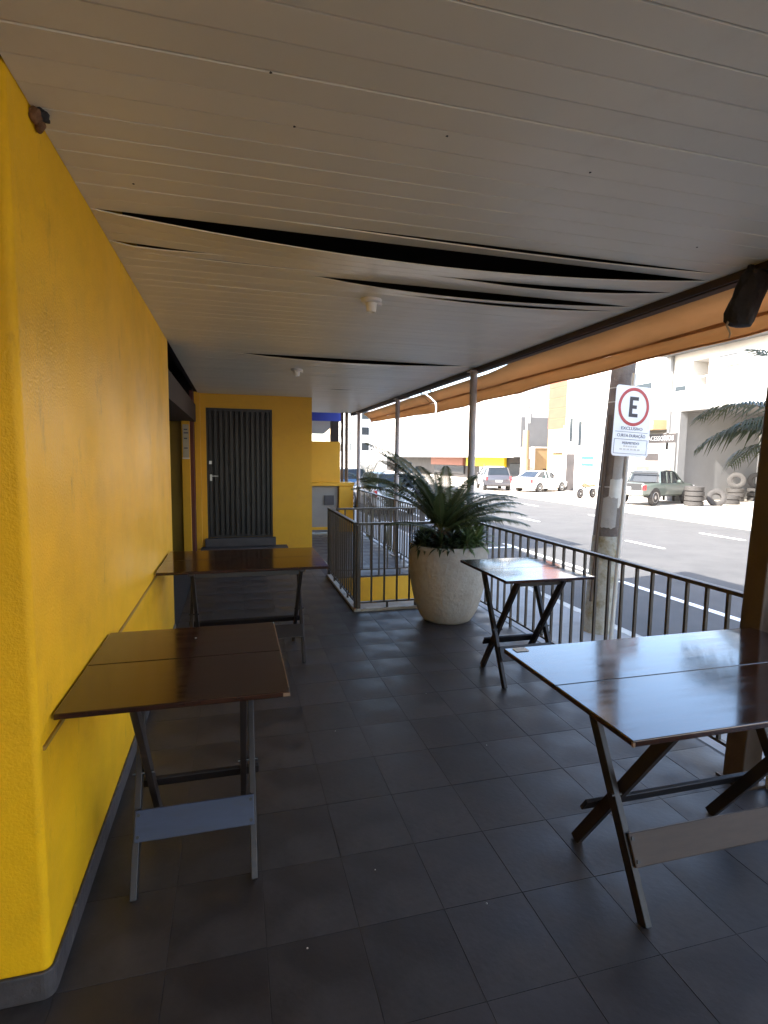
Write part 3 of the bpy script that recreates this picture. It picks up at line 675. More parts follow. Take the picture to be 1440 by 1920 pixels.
crown(crn, [(0, R(105), .1, 1.05), (1, R(118), .35, 1.05), (1, R(140), .3, .95), (1, R(98), .35, 1.0), (1, R(108), .1, 1.1), (0, R(150), 0, .8), (2, R(90), .1, .95), (0, R(138), -.15, .9), (1, R(60), 0, 1), (0, R(20), 0, 1), (2, R(-20), 0, 1), (0, R(-60), 0, 1), (1, R(-100), 0, 1), (2, R(190), -.1, .7), (1, R(170), .2, .7), (0, R(230), 0, .8), (1, R(300), 0, .9)], pset)
# slender palm clump outside the far railing
for i, (x, y, h, lb) in enumerate([(3.2, 11.2, .95, 'slender palm clump on the pavement behind the far railing'), (3.3, 13.6, 1.25, 'taller slender palm clump on the pavement past the end of the railing')]):
    ap = thing('slender_palm', lb, 'palm', (x, y, SW))
    m = MB()
    for k in range(5):
        a = k*1.3; m.tube([(.05*math.cos(a), .05*math.sin(a), 0), (.14*math.cos(a), .14*math.sin(a), h)], [.02, .012], 6)
    m.build('stems', 'rachis', ap)
    aset = frond_set([dict(L=1.0, a0=1.3, bend=.8, n=26, leaf=.26, V=.3, width=.016, sweep=.9, droop=.3, rr=.008), dict(L=.95, a0=1.0, bend=1.1, n=26, leaf=.26, V=.3, width=.016, sweep=.9, droop=.3, rr=.008)], 'leafolive')
    c2 = bpy.data.objects.new('crown', None); col.objects.link(c2); c2.parent = ap; c2.location = (0, 0, h)
    crown(c2, [(k % 2, R(k*40+random.uniform(-12, 12)), random.uniform(-.1, .2), random.uniform(.8, 1.1)) for k in range(13)], aset)

# ================================================================== POLE AND SIGN
up_ = thing('utility_pole', 'weathered concrete utility pole with torn posters on the pavement beyond the railing', 'pole', (4.45, 5.85, SW), world=True)
def ring(cx, cy, r, z, n=16): return [(cx+r*math.cos(2*math.pi*j/n), cy+r*math.sin(2*math.pi*j/n), z) for j in range(n)]
lean = .058
def pcx(z): return 4.41+lean*(z+.6)
m = MB(); m.loft([ring(pcx(z), 5.85, .178-.012*(z+.6), z) for z in (.62, 1.5, 3, 5, 8)]); m.smooth = True; m.build('shaft', 'pole', up_)
m = MB(); m.loft([ring(pcx(z), 5.85, .182-.012*(z+.6), z) for z in (-.60, -.2, .2, .62)]); m.smooth = True; m.build('painted_base', 'polebase', up_)
def patch(z0, z1, a0, a1, mt, nm, dr=.004):
    b = MB(); rows = []
    rnd = random.Random(int(z0*100)); k = 8
    for i in range(k+1):
        a = R(a0+(a1-a0)*i/k); r0 = .178-.012*(z0+.6)+dr; j0 = rnd.uniform(-.03, .03); j1 = rnd.uniform(-.02, .02)
        rows.append([(pcx(z0)+r0*math.cos(a), 5.85+r0*math.sin(a), z0+j0), (pcx(z1)+r0*math.cos(a), 5.85+r0*math.sin(a), z1+j1)])
    b.loft(rows, closed=False); b.build(nm, mt, up_, smooth=True)
patch(.72, 1.10, 190, 265, 'concrete', 'torn_poster'); patch(1.0, 1.32, 225, 300, 'galv', 'torn_poster', .006); patch(1.30, 1.62, 232, 275, 'concrete', 'torn_poster'); patch(1.34, 1.55, 280, 315, 'beige', 'torn_poster', .005)
for z in (1.22, 2.42, 2.25):
    m = MB(); r = .178-.012*(z+.6)+.003; m.loft([ring(pcx(z), 5.85, r, z), ring(pcx(z), 5.85, r, z+.014)]); m.build('steel_band', 'galv', up_)
m = MB(); m.loft([ring(pcx(z)-.17, 5.80, .022, z, 8) for z in (-.2, 1.4, 2.1)]); m.build('conduit', 'pillar', up_)
# sign on its own slim pipe
sg = thing('parking_sign', 'white rectangular parking sign with red ring and black letter E on a slim pipe', 'sign', (4.31, 5.45, SW))
sg.rotation_euler = (0, R(2.4), R(3))
m = MB(); m.tube([(0, 0, 0), (0, 0, 3.15)], .026, 12); m.smooth = True; m.build('pipe', 'galv', sg)
SWd, SH, SZ = .52, .80, 2.60    # sign centre height over the pavement
sx = -.335+.02
def rrect(w, h, r, n=5):
    out = []
    for cx_, cz_, a0 in ((w/2-r, h/2-r, 0), (-w/2+r, h/2-r, 90), (-w/2+r, -h/2+r, 180), (w/2-r, -h/2+r, 270)):
        for i in range(n+1):
            a = R(a0+90*i/n); out.append((cx_+r*math.cos(a), cz_+r*math.sin(a)))
    return out
ox = 0.0
plate = MB().prism([(x+ox, z+SZ) for x, z in rrect(SWd, SH, .04)], 'y', -.034, -.030).build('plate', 'signwhite', sg)
def flat_ring(cx, cz, r0, r1, y, n=48):
    b = MB()
    for i in range(n):
        a = 2*math.pi*i/n; a2 = 2*math.pi*(i+1)/n
        v = []
        for yy in (y, y+.0015):
            v += [(cx+r0*math.cos(a), yy, cz+r0*math.sin(a)), (cx+r1*math.cos(a), yy, cz+r1*math.sin(a)), (cx+r1*math.cos(a2), yy, cz+r1*math.sin(a2)), (cx+r0*math.cos(a2), yy, cz+r0*math.sin(a2))]
        b.add(v, [(0, 1, 2, 3), (7, 6, 5, 4), (0, 3, 7, 4), (1, 5, 6, 2)])
    return b
flat_ring(ox, SZ+.165, .182, .218, -.0362).build('red_ring', 'signred', plate)
e = MB(); ex, ez = ox-.062, SZ+.165-.115; W_, H_, T_ = .125, .23, .040
e.prism([(ex, ez), (ex+W_, ez), (ex+W_, ez+T_), (ex+.045, ez+T_), (ex+.045, ez+.095), (ex+W_-.02, ez+.095), (ex+W_-.02, ez+.135), (ex+.045, ez+.135), (ex+.045, ez+H_-T_), (ex+W_, ez+H_-T_), (ex+W_, ez+H_), (ex, ez+H_)], 'y', -.0362, -.0342)
e.build('letter_e', 'signblack', plate)
def smat(x, z): return Matrix.Translation((x, -.0355, z)) @ Matrix.Rotation(R(90), 4, 'X')
text('lettering', 'EXCLUSIVO', .05, 'ink', plate, smat(ox, SZ-.083), .30)
text('lettering', 'CURTA DURAÇÃO', .05, 'ink', plate, smat(ox, SZ-.165), .40)
text('lettering', 'PERMITIDO', .042, 'ink', plate, smat(ox, SZ-.25), .24)
for i, (z, w_) in enumerate([(-.285, .20), (-.32, .30)]):
    for k in range(6):
        a = ox-w_/2+k*w_/6; MB().box(a, a+w_/6*.75, -.0362, -.0342, SZ+z-.008, SZ+z+.008).build('faded_print', 'galv', plate)
for z in (-.122, -.207):
    MB().box(ox-.23, ox+.23, -.0362, -.0342, SZ+z-.0022, SZ+z+.0022).build('rule', 'ink', plate)
for a, b, c, d in ((ox-.235, ox+.235, -.372, -.368), (ox-.235, ox-.231, -.372, -.207), (ox+.231, ox+.235, -.372, -.207)):
    MB().box(a, b, -.0362, -.0342, SZ+c, SZ+d).build('rule', 'ink', plate)
for z in (-.2, .2): MB().box(-.035, .035, -.030, .03, SZ+z-.015, SZ+z+.015).build('clamp', 'galv', sg)

# ================================================================== BUILDINGS ACROSS THE STREET
def part(t, name, m, *b, bevel=0): return MB().box(*b).build(name, m, t, bevel=bevel)
FX = 24.0
gb = thing('tyre_garage', 'white two storey tyre garage with dark overhang above an open ground floor', 'building', (27, 13, G), world=True)
part(gb, 'upper_wall', 'offwhite', FX, 36, 24.95, 26.45, 4.36, 8.6)
part(gb, 'upper_wall', 'offwhite', FX, 36, -30, 23.9, 4.36, 8.6)
part(gb, 'upper_wall', 'offwhite', FX, 36, 23.9, 24.95, 4.36, 5.1)
part(gb, 'upper_wall', 'offwhite', FX, 36, 23.9, 24.95, 6.95, 8.6)
nic = part(gb, 'window_niche', 'cream', FX+1.6, FX+1.7, 23.9, 24.95, 5.1, 6.95)
part(gb, 'soffit', 'soffit', FX+.02, 30.2, -30, 26.43, 4.30, 4.358)
part(gb, 'eave', 'soffit', FX-1.0, 37, -30, 26.9, 7.45, 7.75)
part(gb, 'gutter', 'greywall', FX-1.12, FX-1.0, -30, 26.9, 7.42, 7.80)
part(gb, 'rear_wall', 'offwhite', 30.2, 30.5, -30, 26.4, G+.05, 3.3)
part(gb, 'rear_lintel', 'greywall', 30.0, 30.5, -30, 26.4, 3.3, 4.29)
part(gb, 'end_wall', 'greywall', FX+.3, 30.5, 26.05, 26.42, G+.05, 4.3)
part(gb, 'end_pier', 'greywall', FX, FX+.5, 25.6, 26.46, G+.05, 4.3)
rl = part(gb, 'roller_shutter', 'greypanel', 30.12, 30.18, 10, 24.5, 2.4, 3.3)
for z in (5.5, 6.0): part(nic, 'bar', 'frame', FX-.06, FX-.02, 23.85, 25.0, z, z+.06)
for y in (23.85, 24.4, 24.95): part(nic, 'bar', 'frame', FX-.061, FX-.019, y, y+.05, 5.5, 6.06)
ac = part(gb, 'air_vent', 'frame', FX-.25, FX-.01, 21.9, 23.1, 6.35, 6.9)
for z in (6.42, 6.55, 6.68, 6.8): part(ac, 'slat', 'greywall', FX-.28, FX-.251, 22.0, 23.0, z, z+.06)
win = part(gb, 'window', 'glass', FX-.02, FX-.002, 25.35, 26.1, 5.45, 5.7)
part(gb, 'drain_pipe', 'greywall', FX-.12, FX-.01, 26.25, 26.4, G+.05, 7.42)
# mural panel with a vehicle picture
mu = thing('mural_panel', 'grey advertising panel with white lettering and pale vehicle picture behind the pickup', 'sign', (FX-.1, 26.9, G+.05), world=True)
part(mu, 'board', 'soffit', FX-.12, FX-.02, 25.7, 29.2, G+.05, 3.15)
part(mu, 'band', 'shop', FX-.13, FX-.121, 25.7, 29.2, 2.6, 3.10)
part(mu, 'picture', 'terracotta', FX-.13, FX-.121, 25.9, 28.7, .3, 1.2)
part(mu, 'picture', 'cream', FX-.135, FX-.1305, 26.0, 27.6, .7, 1.3)
part(mu, 'picture', 'postgrey', FX-.135, FX-.1215, 26.1, 28.3, 1.32, 2.2)
part(mu, 'picture', 'shop', FX-.139, FX-.136, 26.9, 28.0, 1.55, 2.0)
text('lettering', '& ACESSORIOS', .36, 'frame', mu, Matrix.Translation(Vector((FX-.14, 27.0, 2.85))-Vector((FX-.1, 26.9, G+.05))) @ Matrix.Rotation(R(-90), 4, 'Z') @ Matrix.Rotation(R(90), 4, 'X'), 2.3)
# white house beside
wh = thing('white_house', 'tall white house with slit windows and a dark doorway beside the tyre garage', 'building', (27, 31.5, G), world=True)
part(wh, 'wall', 'offwhite', FX+.05, 36, 26.48, 30.0, 3.4, 9.0)
part(wh, 'wall', 'offwhite', FX-.02, 36, 30.0, 36.6, G+.05, 9.0)
part(wh, 'wall', 'offwhite', FX+.3, 36, 26.48, 30.0, G+.05, 3.4)
part(wh, 'balcony', 'cream', FX-.9, FX+.05, 26.6, 28.9, 3.35, 3.9)
part(wh, 'balcony', 'offwhite', FX-.95, FX+.05, 26.6, 28.9, 3.9, 4.4)
wn = part(wh, 'window', 'glass', FX+.0, FX+.06, 28.0, 29.3, 5.2, 6.2); part(wn, 'sill', 'frame', FX-.06, FX+.05, 27.9, 29.4, 5.1, 5.2)
wn = part(wh, 'window', 'glass', FX-.06, FX-.015, 30.1, 31.6, 5.3, 6.6); part(wn, 'frame', 'frame', FX-.08, FX-.061, 30.8, 30.9, 5.3, 6.6)
for y, z0, z1 in ((35.7, 2.9, 4.6), (34.6, 2.6, 4.3)):
    wn = part(wh, 'window', 'glass', FX-.05, FX-.015, y, y+.35, z0, z1); part(wn, 'sill', 'greywall', FX-.09, FX-.02, y-.05, y+.4, z0-.08, z0)
part(wh, 'doorway', 'shop', FX-.05, FX-.015, 35.3, 36.3, G+.05, 2.0)
sgn = part(wh, 'wall_sign', 'teal', FX-.09, FX-.02, 33.1, 34.4, 1.62, 1.82); part(sgn, 'panel', 'teal', FX-.088, FX-.022, 33.1, 34.4, 1.15, 1.35)
# orange clad tower
bt = thing('orange_tower', 'narrow orange clad facade strip rising above a cream wall', 'building', (25, 37.8, G), world=True)
for i in range(8):
    part(bt, 'cladding_panel', 'brick', FX, 30, 36.62, 39.1, 3.95+i*.78, 3.95+i*.78+.74)
part(bt, 'core', 'cream', FX+.03, 30.1, 36.63, 39.05, G+.05, 10.2)
part(bt, 'ledge', 'greywall', FX-.2, FX+.1, 36.62, 38.2, 2.1, 2.25)
part(bt, 'drain_pipe', 'frame', FX-.1, FX, 36.64, 36.76, G+.05, 4.1)
# white box building with shops
wb = thing('white_box_shops', 'long white blank upper storey over dark shopfronts with yellow fascia', 'building', (27, 70, G), world=True)
part(wb, 'upper_box', 'offwhite', FX, 29, 44.5, 96, 1.78, 9.5)
part(wb, 'end_panel', 'greywall', FX+.6, 28.9, 44.44, 44.5, 2.6, 5.3)
part(wb, 'shop_wall', 'shop', 26.5, 29, 44.6, 96, G+.05, 1.78)
part(wb, 'yellow_fascia', 'signyellow', 26.2, 26.49, 50.5, 60, .75, 1.75)
part(wb, 'terracotta_fascia', 'terracotta', 26.2, 26.49, 61, 72, .75, 1.75)
part(wb, 'white_door', 'frame', 26.3, 26.48, 53.5, 56.5, G+.05, .7)
part(wb, 'shop_window', 'glass', 26.35, 26.49, 46.0, 49.6, G+.5, 1.1)
part(wb, 'shop_window', 'glass', 26.35, 26.49, 61.0, 71, G+.5, .7)
part(wb, 'ceiling_lip', 'greywall', FX+.02, 26.5, 44.55, 96, 1.70, 1.778)
cw = thing('cream_yard_wall', 'cream yard wall with tall pier beside the white parked car', 'wall', (26, 42, G), world=True)
part(cw, 'wall', 'cream', 25.2, 29, 43.2, 43.5, G+.05, 2.55)
part(cw, 'coping', 'frame', 25.15, 29, 43.15, 43.55, 2.55, 2.66)
part(cw, 'pier', 'offwhite', 24.2, 25.2, 42.9, 43.6, G+.05, 2.6)
part(cw, 'notice_board', 'shop', 26.2, 27.6, 43.13, 43.19, .35, .75)
part(cw, 'back_wall', 'cream', 28.6, 29, 39.2, 43.2, G+.05, 3.0)
# far buildings
def tower(label, x0, x1, y0, y1, h, m, nx, nz, ng):
    t = thing('apartment_block', label, 'building', ((x0+x1)/2, (y0+y1)/2, G), world=True, group='far buildings down the street')
    part(t, 'wall', m, x0, x1, y0, y1, G, h)
    part(t, 'parapet', 'greywall', x0-.15, x1+.15, y0-.15, y1+.15, h, h+.35)
    for k in range(nz):
        for i in range(nx):
            z0 = G+3.6+k*3.0; a = x0+(x1-x0)*(i+.5)/nx
            if z0+1.5 > h: continue
            wn_ = part(t, 'window', 'glass', a-.7, a+.7, y0-.06, y0-.01, z0, z0+1.5); part(wn_, 'sill', 'frame', a-.85, a+.85, y0-.2, y0-.02, z0-.14, z0)
        for i in range(ng):
            z0 = G+3.6+k*3.0; a = y0+(y1-y0)*(i+.5)/ng
            if z0+1.5 > h: continue
            part(t, 'window', 'glass', x0-.06, x0-.01, a-.8, a+.8, z0, z0+1.5)
    return t
tower('pale apartment block with balcony windows far down the street', 22, 36, 104, 124, 13, 'offwhite', 3, 4, 4)
tower('lower cream block far down the street beside the pale apartments', 24, 40, 128, 150, 9, 'cream', 3, 2, 4)
tower('distant grey block closing the view at the end of the street', 2, 20, 190, 205, 10, 'offwhite', 5, 3, 3)
tower('white block on the near side far beyond the terrace end', -8, 2.3, 46, 70, 6, 'offwhite', 3, 1, 5)
# street lamp pole across
fp = thing('lamp_pole', 'pale concrete lamp pole with cross arm in front of the white car', 'pole', (24.0, 42.4, G+.06), world=True)
m = MB(); m.tube([(24.0, 42.4, G+.06), (24.0, 42.4, 1.6)], .38, 10); m.build('sleeve', 'cream', fp, smooth=True)
m = MB(); m.tube([(24.0, 42.4, 1.6), (24.0, 42.4, 4.0)], .27, 10); m.build('shaft', 'cream', fp, smooth=True)
m = MB(); m.tube([(24.0, 42.4, 4.0), (24.0, 42.4, 7.2)], .08, 8); m.build('mast', 'offwhite', fp, smooth=True)
m = MB(); m.tube([(24.0, 42.4, 5.7), (24.1, 41.8, 6.3), (24.4, 40.8, 6.5)], .05, 6); m.build('arm', 'greywall', fp)
MB().bar((22.6, 43.1, 5.9), (25.6, 41.6, 5.9), .1, .1).build('cross_arm', 'greywall', fp)
m = MB(); m.tube([(24.2, 42.2, 4.6), (24.2, 42.2, 5.4)], .14, 8); m.build('insulator', 'greywall', fp)

# ================================================================== VEHICLES
def wheel(parent, x, y, r, w_, s):
    tm = MB(); prof_ = []
    for i in range(20):
        a = 2*math.pi*i/20; prof_.append((a))
    secs = []
    for (rr, yy) in ((r*.62, -w_/2), (r*.93, -w_/2), (r, -w_*.38), (r, w_*.38), (r*.93, w_/2), (r*.62, w_/2)):
        secs.append([(x+rr*math.cos(a), y+yy, r+rr*math.sin(a)) for a in prof_])
    tm.loft(secs); ty = tm.build('wheel', 'rubber', parent, smooth=True)
    rm = MB(); yo = y+s*w_*.5
    rm.loft([[(x+rr*math.cos(a), yo+s*dd, r+rr*math.sin(a)) for a in prof_] for rr, dd in ((r*.66, -.01), (r*.64, .006), (r*.5, -.015), (r*.16, .004), (r*.02, .006))])
    rm.build('rim', 'rim', ty, smooth=True)
def car(name, label, cat, loc, heading, paint, L, W, prof_body, prof_cab, wb_, wr, rear='tail', group=None, tailm=None):
    """x forward. prof_body: (x, z_low, z_top, halfwidth); prof_cab: (x, z_bottom, z_top, half_bottom, half_top)"""
    t = thing(name, label, cat, (loc[0], loc[1], loc[2]), heading, group)
    b = MB(); secs = []
    for (x, zl, zt, hw) in prof_body:
        pts = [(-hw*.86, zl), (-hw*.97, zl+.09), (-hw, zl+(zt-zl)*.5), (-hw*.975, zt-.10), (-hw*.90, zt-.02), (-hw*.55, zt), (0, zt+.008), (hw*.55, zt), (hw*.90, zt-.02), (hw*.975, zt-.10), (hw, zl+(zt-zl)*.5), (hw*.97, zl+.09), (hw*.86, zl)]
        secs.append([(x, p[0], p[1]) for p in pts])
    b.loft(secs); body = b.build('body', paint, t, smooth=True)
    c = MB(); secs = []
    for (x, zb, zt, hb, ht) in prof_cab:
        secs.append([(x, -hb, zb), (x, -ht, zt-.03), (x, -ht*.85, zt), (x, ht*.85, zt), (x, ht, zt-.03), (x, hb, zb)])
    c.loft(secs); gl = c.build('window_glass', 'glass', t)
    # roof and pillars
    top = [p for p in prof_cab if p[2] > max(q[2] for q in prof_cab)-.13]
    r_ = MB(); r_.loft([[(x, -ht*1.0, zt-.035), (x, -ht*.86, zt+.012), (x, ht*.86, zt+.012), (x, ht, zt-.035)] for (x, zb, zt, hb, ht) in top]); r_.build('roof', paint, t, smooth=True)
    for s in (-1, 1):
        for (lo, hi) in ((prof_cab[0], top[0]), (prof_cab[-1], top[-1])):
            MB().bar((lo[0], s*lo[3]*1.0, lo[1]), (hi[0], s*hi[4]*1.01, hi[2]-.02), .07, .05).build('pillar', paint, t)
        for f in (.36, .68):
            x = top[0][0]+(top[-1][0]-top[0][0])*f; hb = max(p[3] for p in prof_cab); ht = max(p[4] for p in prof_cab); zb = prof_cab[1][1]; zt = top[0][2]
            MB().bar((x, s*hb*1.002, zb), (x, s*ht*1.005, zt-.02), .02, .09, hint=(1, 0, 0)).build('pillar', paint, t)
    x0 = prof_body[0][0]; x1 = prof_body[-1][0]; hw = max(p[3] for p in prof_body)
    for sx_ in (wb_[0], wb_[1]):
        for s in (-1, 1):
            am = MB(); n = 14
            am.loft([[(sx_+(wr*1.17)*math.cos(math.pi*i/n*1.0), s*(hw*.62), wr+wr*1.17*math.sin(math.pi*i/n)) for i in range(n+1)], [(sx_+(wr*1.17)*math.cos(math.pi*i/n), s*(hw*1.003), wr+wr*1.17*math.sin(math.pi*i/n)) for i in range(n+1)]]); am.build('wheel_arch', 'carblack', t)
            wheel(t, sx_, s*(hw-.10), wr, .22, s)
    zt0 = prof_body[1][2]
    for s in (-1, 1):
        hwr = prof_body[1][3]
        MB().box(x0-.012, x0+.22, s*hwr*.97-.09 if s > 0 else s*hwr*.97-.03, s*hwr*.97+.03 if s > 0 else s*hwr*.97+.09, zt0-.36, zt0-.10).build('taillight', 'redlamp', t, bevel=.02)
        hwf = prof_body[-2][3]; zf = prof_body[-2][2]
        MB().box(x1-.35, x1-.03, s*hwf*.72-.17, s*hwf*.72+.17, zf-.22, zf-.08).build('headlight', 'lamp', t, bevel=.02)
        xm = prof_cab[-2][0]+.1; MB().box(xm, xm+.1, s*(hw+.02)-.09, s*(hw+.02)+.09, prof_cab[0][1]+.02, prof_cab[0][1]+.16).build('mirror', paint, t, bevel=.02)
        MB().box(x0+L*.35, x0+L*.35+.16, s*(hw*1.0)-.012, s*hw+.012, zt0-.2, zt0-.16).build('handle', paint, t)
    MB().box(x0-.04, x0+.10, -hw*.88, hw*.88, prof_body[1][1]+.05, prof_body[1][1]+.26).build('bumper', tailm or paint, t, bevel=.03)
    MB().box(x0-.055, x0-.041, -.24, .24, prof_body[1][1]+.30 if rear == 'tail' else .6, prof_body[1][1]+.42 if rear == 'tail' else .72).build('number_plate', 'signwhite', t)
    MB().box(x1-.10, x1+.03, -hw*.85, hw*.85, prof_body[-1][1]+.02, prof_body[-1][1]+.22).build('bumper', 'carblack', t, bevel=.03)
    return t
GF = G+.05
sedan_b = [(-2.28, .42, .86, .78), (-2.15, .30, 1.02, .86), (-1.5, .24, 1.04, .895), (-.5, .22, .97, .90), (.7, .22, .95, .90), (1.5, .24, .90, .88), (2.1, .26, .76, .82), (2.28, .36, .62, .70)]
sedan_c = [(-1.75, .98, 1.02, .74, .66), (-.95, .95, 1.42, .80, .60), (-.3, .94, 1.46, .82, .61), (.3, .93, 1.42, .82, .60), (1.15, .90, .95, .78, .62)]
car('parked_sedan', 'white sedan parked on the forecourt in front of the cream yard wall', 'car', (21.0, 34.9, GF), R(25), 'carwhite', 4.56, 1.8, sedan_b, sedan_c, (-1.35, 1.35), .32)
suv_b = [(-2.25, .45, .95, .82), (-2.15, .34, 1.12, .90), (-1.4, .28, 1.13, .94), (0, .26, 1.10, .945), (1.2, .26, 1.08, .93), (1.9, .30, 1.0, .90), (2.25, .36, .85, .80)]
suv_c = [(-2.15, 1.08, 1.14, .80, .72), (-1.85, 1.06, 1.66, .84, .66), (-.6, 1.06, 1.72, .86, .68), (.4, 1.05, 1.66, .86, .66), (1.2, 1.04, 1.08, .82, .68)]
car('parked_suv', 'dark grey sport utility car parked across the street beyond the cycad', 'car', (18.6, 37.6, GF), R(75), 'cardark', 4.5, 1.85, suv_b, suv_c, (-1.4, 1.4), .36)
car('parked_hatchback', 'white hatchback parked at the near kerb beyond the far railing', 'car', (6.15, 23.0, G), R(90), 'carwhite', 4.5, 1.8, suv_b, suv_c, (-1.4, 1.4), .34)
car('parked_hatchback', 'blue hatchback parked at the near kerb ahead of the white one', 'car', (6.2, 31.5, G), R(90), 'carblue', 4.5, 1.8, suv_b, suv_c, (-1.4, 1.4), .34)
pk_b = [(-2.6, .62, 1.04, .86), (-2.5, .52, 1.16, .92), (-1.0, .46, 1.16, .93), (.6, .44, 1.14, .93), (1.6, .44, 1.12, .92), (2.3, .46, 1.06, .90), (2.62, .5, .92, .82)]
pk_c = [(-1.05, 1.12, 1.18, .85, .80), (-.88, 1.12, 1.72, .85, .70), (-.2, 1.12, 1.80, .86, .71), (.5, 1.12, 1.76, .86, .70), (1.35, 1.10, 1.14, .84, .72)]
pk = car('pickup_truck', 'grey green double cab pickup truck parked nose in at the tyre garage', 'pickup', (21.5, 24.4, GF), R(20), 'cargreen', 5.2, 1.88, pk_b, pk_c, (-1.55, 1.6), .42, tailm='galv')
MB().box(-2.63, -2.585, -.78, .78, .66, 1.14).build('tailgate', 'carblack', pk, bevel=.02)
m = MB(); m.tube([(-1.25, -.78, 1.14), (-1.1, -.72, 1.62), (-1.1, .72, 1.62), (-1.25, .78, 1.14)], .035, 8); m.build('sport_bar', 'carblack', pk)
MB().box(-2.45, -1.15, -.78, .78, 1.166, 1.185).build('bed_cover', 'carblack', pk)

# tyres
def torus(R0, r, h, n=24, k=10):
    b = MB(); secs = []
    for i in range(k):
        a = 2*math.pi*i/k; rr = R0+r*max(-1, min(1, 1.25*math.cos(a))); z = h/2*max(-1, min(1, 1.25*math.sin(a))); secs.append([(rr*math.cos(2*math.pi*j/n), rr*math.sin(2*math.pi*j/n), z) for j in range(n)])
    secs.append(secs[0]); o = len(b.v)
    for s in secs[:-1]: b.v += s
    for i in range(k):
        i2 = (i+1) % k
        for j in range(n):
            j2 = (j+1) % n; b.f.append((i*n+j, i*n+j2, i2*n+j2, i2*n+j))
    b.smooth = True; return b
tyre_me = torus(.33, .12, .25).build('loose_tyre', 'rubber', None)
def put_tyre(loc, rot, label, first=[True]):
    o = tyre_me if first[0] else tyre_me.copy()
    if not first[0]: col.objects.link(o)
    first[0] = False
    o.location = loc; o.rotation_euler = rot; tag(o, label, 'tyre', 'used tyres on the garage forecourt')
stacks = [((22.5, 22.75), 4, 'next to the pickup'), ((27.6, 25.0), 3, 'carrying an upright tyre'), ((29.4, 25.3), 3, 'by the garage rear wall')]
for (x, y), n, d in stacks:
    for k in range(n):
        pos = ['bottom', 'second from bottom', 'third from bottom', 'top'][k] if k < n-1 else 'topmost'
        put_tyre((x+random.uniform(-.04, .04), y+random.uniform(-.04, .04), GF+.125+k*.25), (0, 0, k), f'used tyre, {pos} of the stack {d}')
put_tyre((23.9, 22.75, GF+.40), (R(68), 0, R(-35)), 'used tyre leaning on its edge beside the stack by the pickup')
put_tyre((25.5, 23.4, GF+.125), (0, 0, 0), 'used tyre lying flat, lower one between the stacks'); put_tyre((25.5, 23.4, GF+.375), (0, 0, 1), 'used tyre lying flat, upper one between the stacks')
put_tyre((27.6, 25.0, GF+.75+.44), (R(85), 0, R(-50)), 'used tyre standing upright on top of a stack')
put_tyre((29.4, 25.3, GF+.75+.44), (R(85), 0, R(-55)), 'used tyre standing upright on the stack by the rear wall')
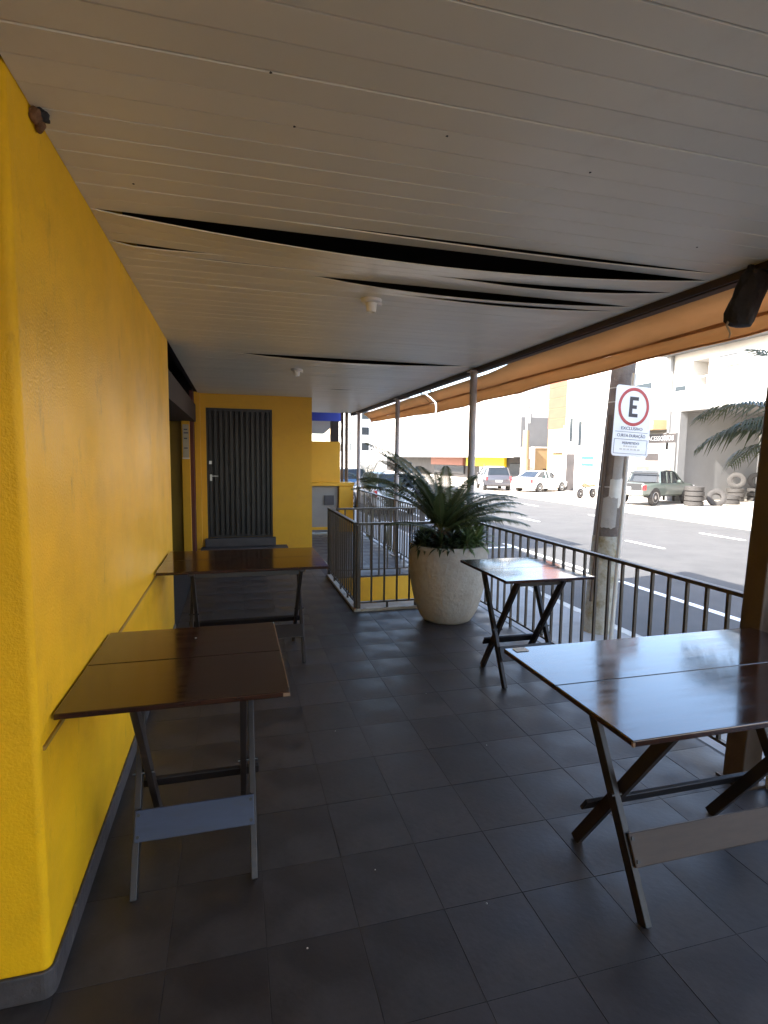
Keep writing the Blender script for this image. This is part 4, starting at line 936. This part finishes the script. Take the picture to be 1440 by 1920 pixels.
# motorcycle
def moto(label, loc, rz, seatm):
    t = thing('motorcycle', label, 'motorcycle', loc, rz, group='motorcycles across the street')
    for x in (-.62, .62): wheel(t, x, 0, .29, .10, 1)
    m = MB(); m.tube([(-.62, 0, .29), (-.1, 0, .42), (.25, 0, .75), (.62, 0, .29)], .04, 8); m.build('frame', 'carblack', t)
    m = MB(); m.tube([(.62, 0, .29), (.45, 0, .98)], .03, 8); m.build('fork', 'rim', t)
    m = MB(); m.loft([[(x, -w_, z0), (x, -w_*.7, z1), (x, w_*.7, z1), (x, w_, z0)] for x, w_, z0, z1 in ((-.75, .08, .70, .80), (-.3, .13, .66, .78), (.0, .12, .64, .80), (.3, .14, .68, .92), (.42, .06, .75, .88))]); m.build('seat_and_tank', seatm, t, smooth=True)
    m = MB(); m.tube([(.42, -.34, 1.04), (.46, 0, .98), (.42, .34, 1.04)], .016, 6); m.build('handlebar', 'carblack', t)
    m = MB(); m.box(-.12, .22, -.14, .14, .25, .52); m.build('engine', 'rim', t, bevel=.04)
    m = MB(); m.tube([(.50, 0, .86), (.62, 0, .86)], .08, 10); m.build('headlight', 'lamp', t)
moto('motorcycle with tan seat parked alone on the far forecourt before the teal sign', (20.2, 28.4, GF), R(200), 'cream')
moto('dark motorcycle parked at the doorway of the white house', (22.6, 35.6, GF), R(150), 'carblack')

# pedestrian far across the street
def person(label, loc, rz):
    bm_me = bpy.data.meshes.new('person')
    V = [(0, 0, .92), (0, 0, 1.12), (0, 0, 1.36), (0, 0, 1.50), (.01, 0, 1.60), (0, .10, .88), (.10, .10, .50), (-.04, .10, .08), (.10, .10, .03), (0, -.10, .88), (-.06, -.10, .50), (-.22, -.10, .10), (-.10, -.10, .03), (0, .20, 1.38), (-.03, .25, 1.12), (.08, .26, .88), (0, -.20, 1.38), (.04, -.25, 1.12), (.16, -.25, .90)]
    E_ = [(0, 1), (1, 2), (2, 3), (3, 4), (0, 5), (5, 6), (6, 7), (7, 8), (0, 9), (9, 10), (10, 11), (11, 12), (2, 13), (13, 14), (14, 15), (2, 16), (16, 17), (17, 18)]
    rad = [.15, .14, .16, .055, .06, .09, .065, .045, .04, .09, .065, .045, .04, .06, .045, .035, .06, .045, .035]
    bm_me.from_pydata(V, E_, []); o = bpy.data.objects.new('person', bm_me); col.objects.link(o)
    sk_ = o.modifiers.new('skin', 'SKIN')
    for i, d in enumerate(bm_me.skin_vertices[0].data): d.radius = (rad[i], rad[i]); d.use_root = (i == 0)
    s = o.modifiers.new('sub', 'SUBSURF'); s.levels = 1; s.render_levels = 1
    bm_me.materials.append(M['cloth']); o.location = loc; o.rotation_euler[2] = rz
    m = MB(); m.lathe([(.02, -.115), (.06, -.10), (.078, -.03), (.085, .03), (.07, .09), (.03, .115)], 12, c=(.01, 0, 1.63)); h = m.build('head', 'skin', o, smooth=True)
    m = MB(); m.lathe([(.088, .02), (.09, .06), (.07, .105), (.02, .125)], 12, c=(.0, 0, 1.63)); m.build('hair', 'hair', h, smooth=True)
    tag(o, label, 'person')
person('person in grey clothes walking past the white door under the yellow fascia', (22.4, 47.0, GF), R(100))
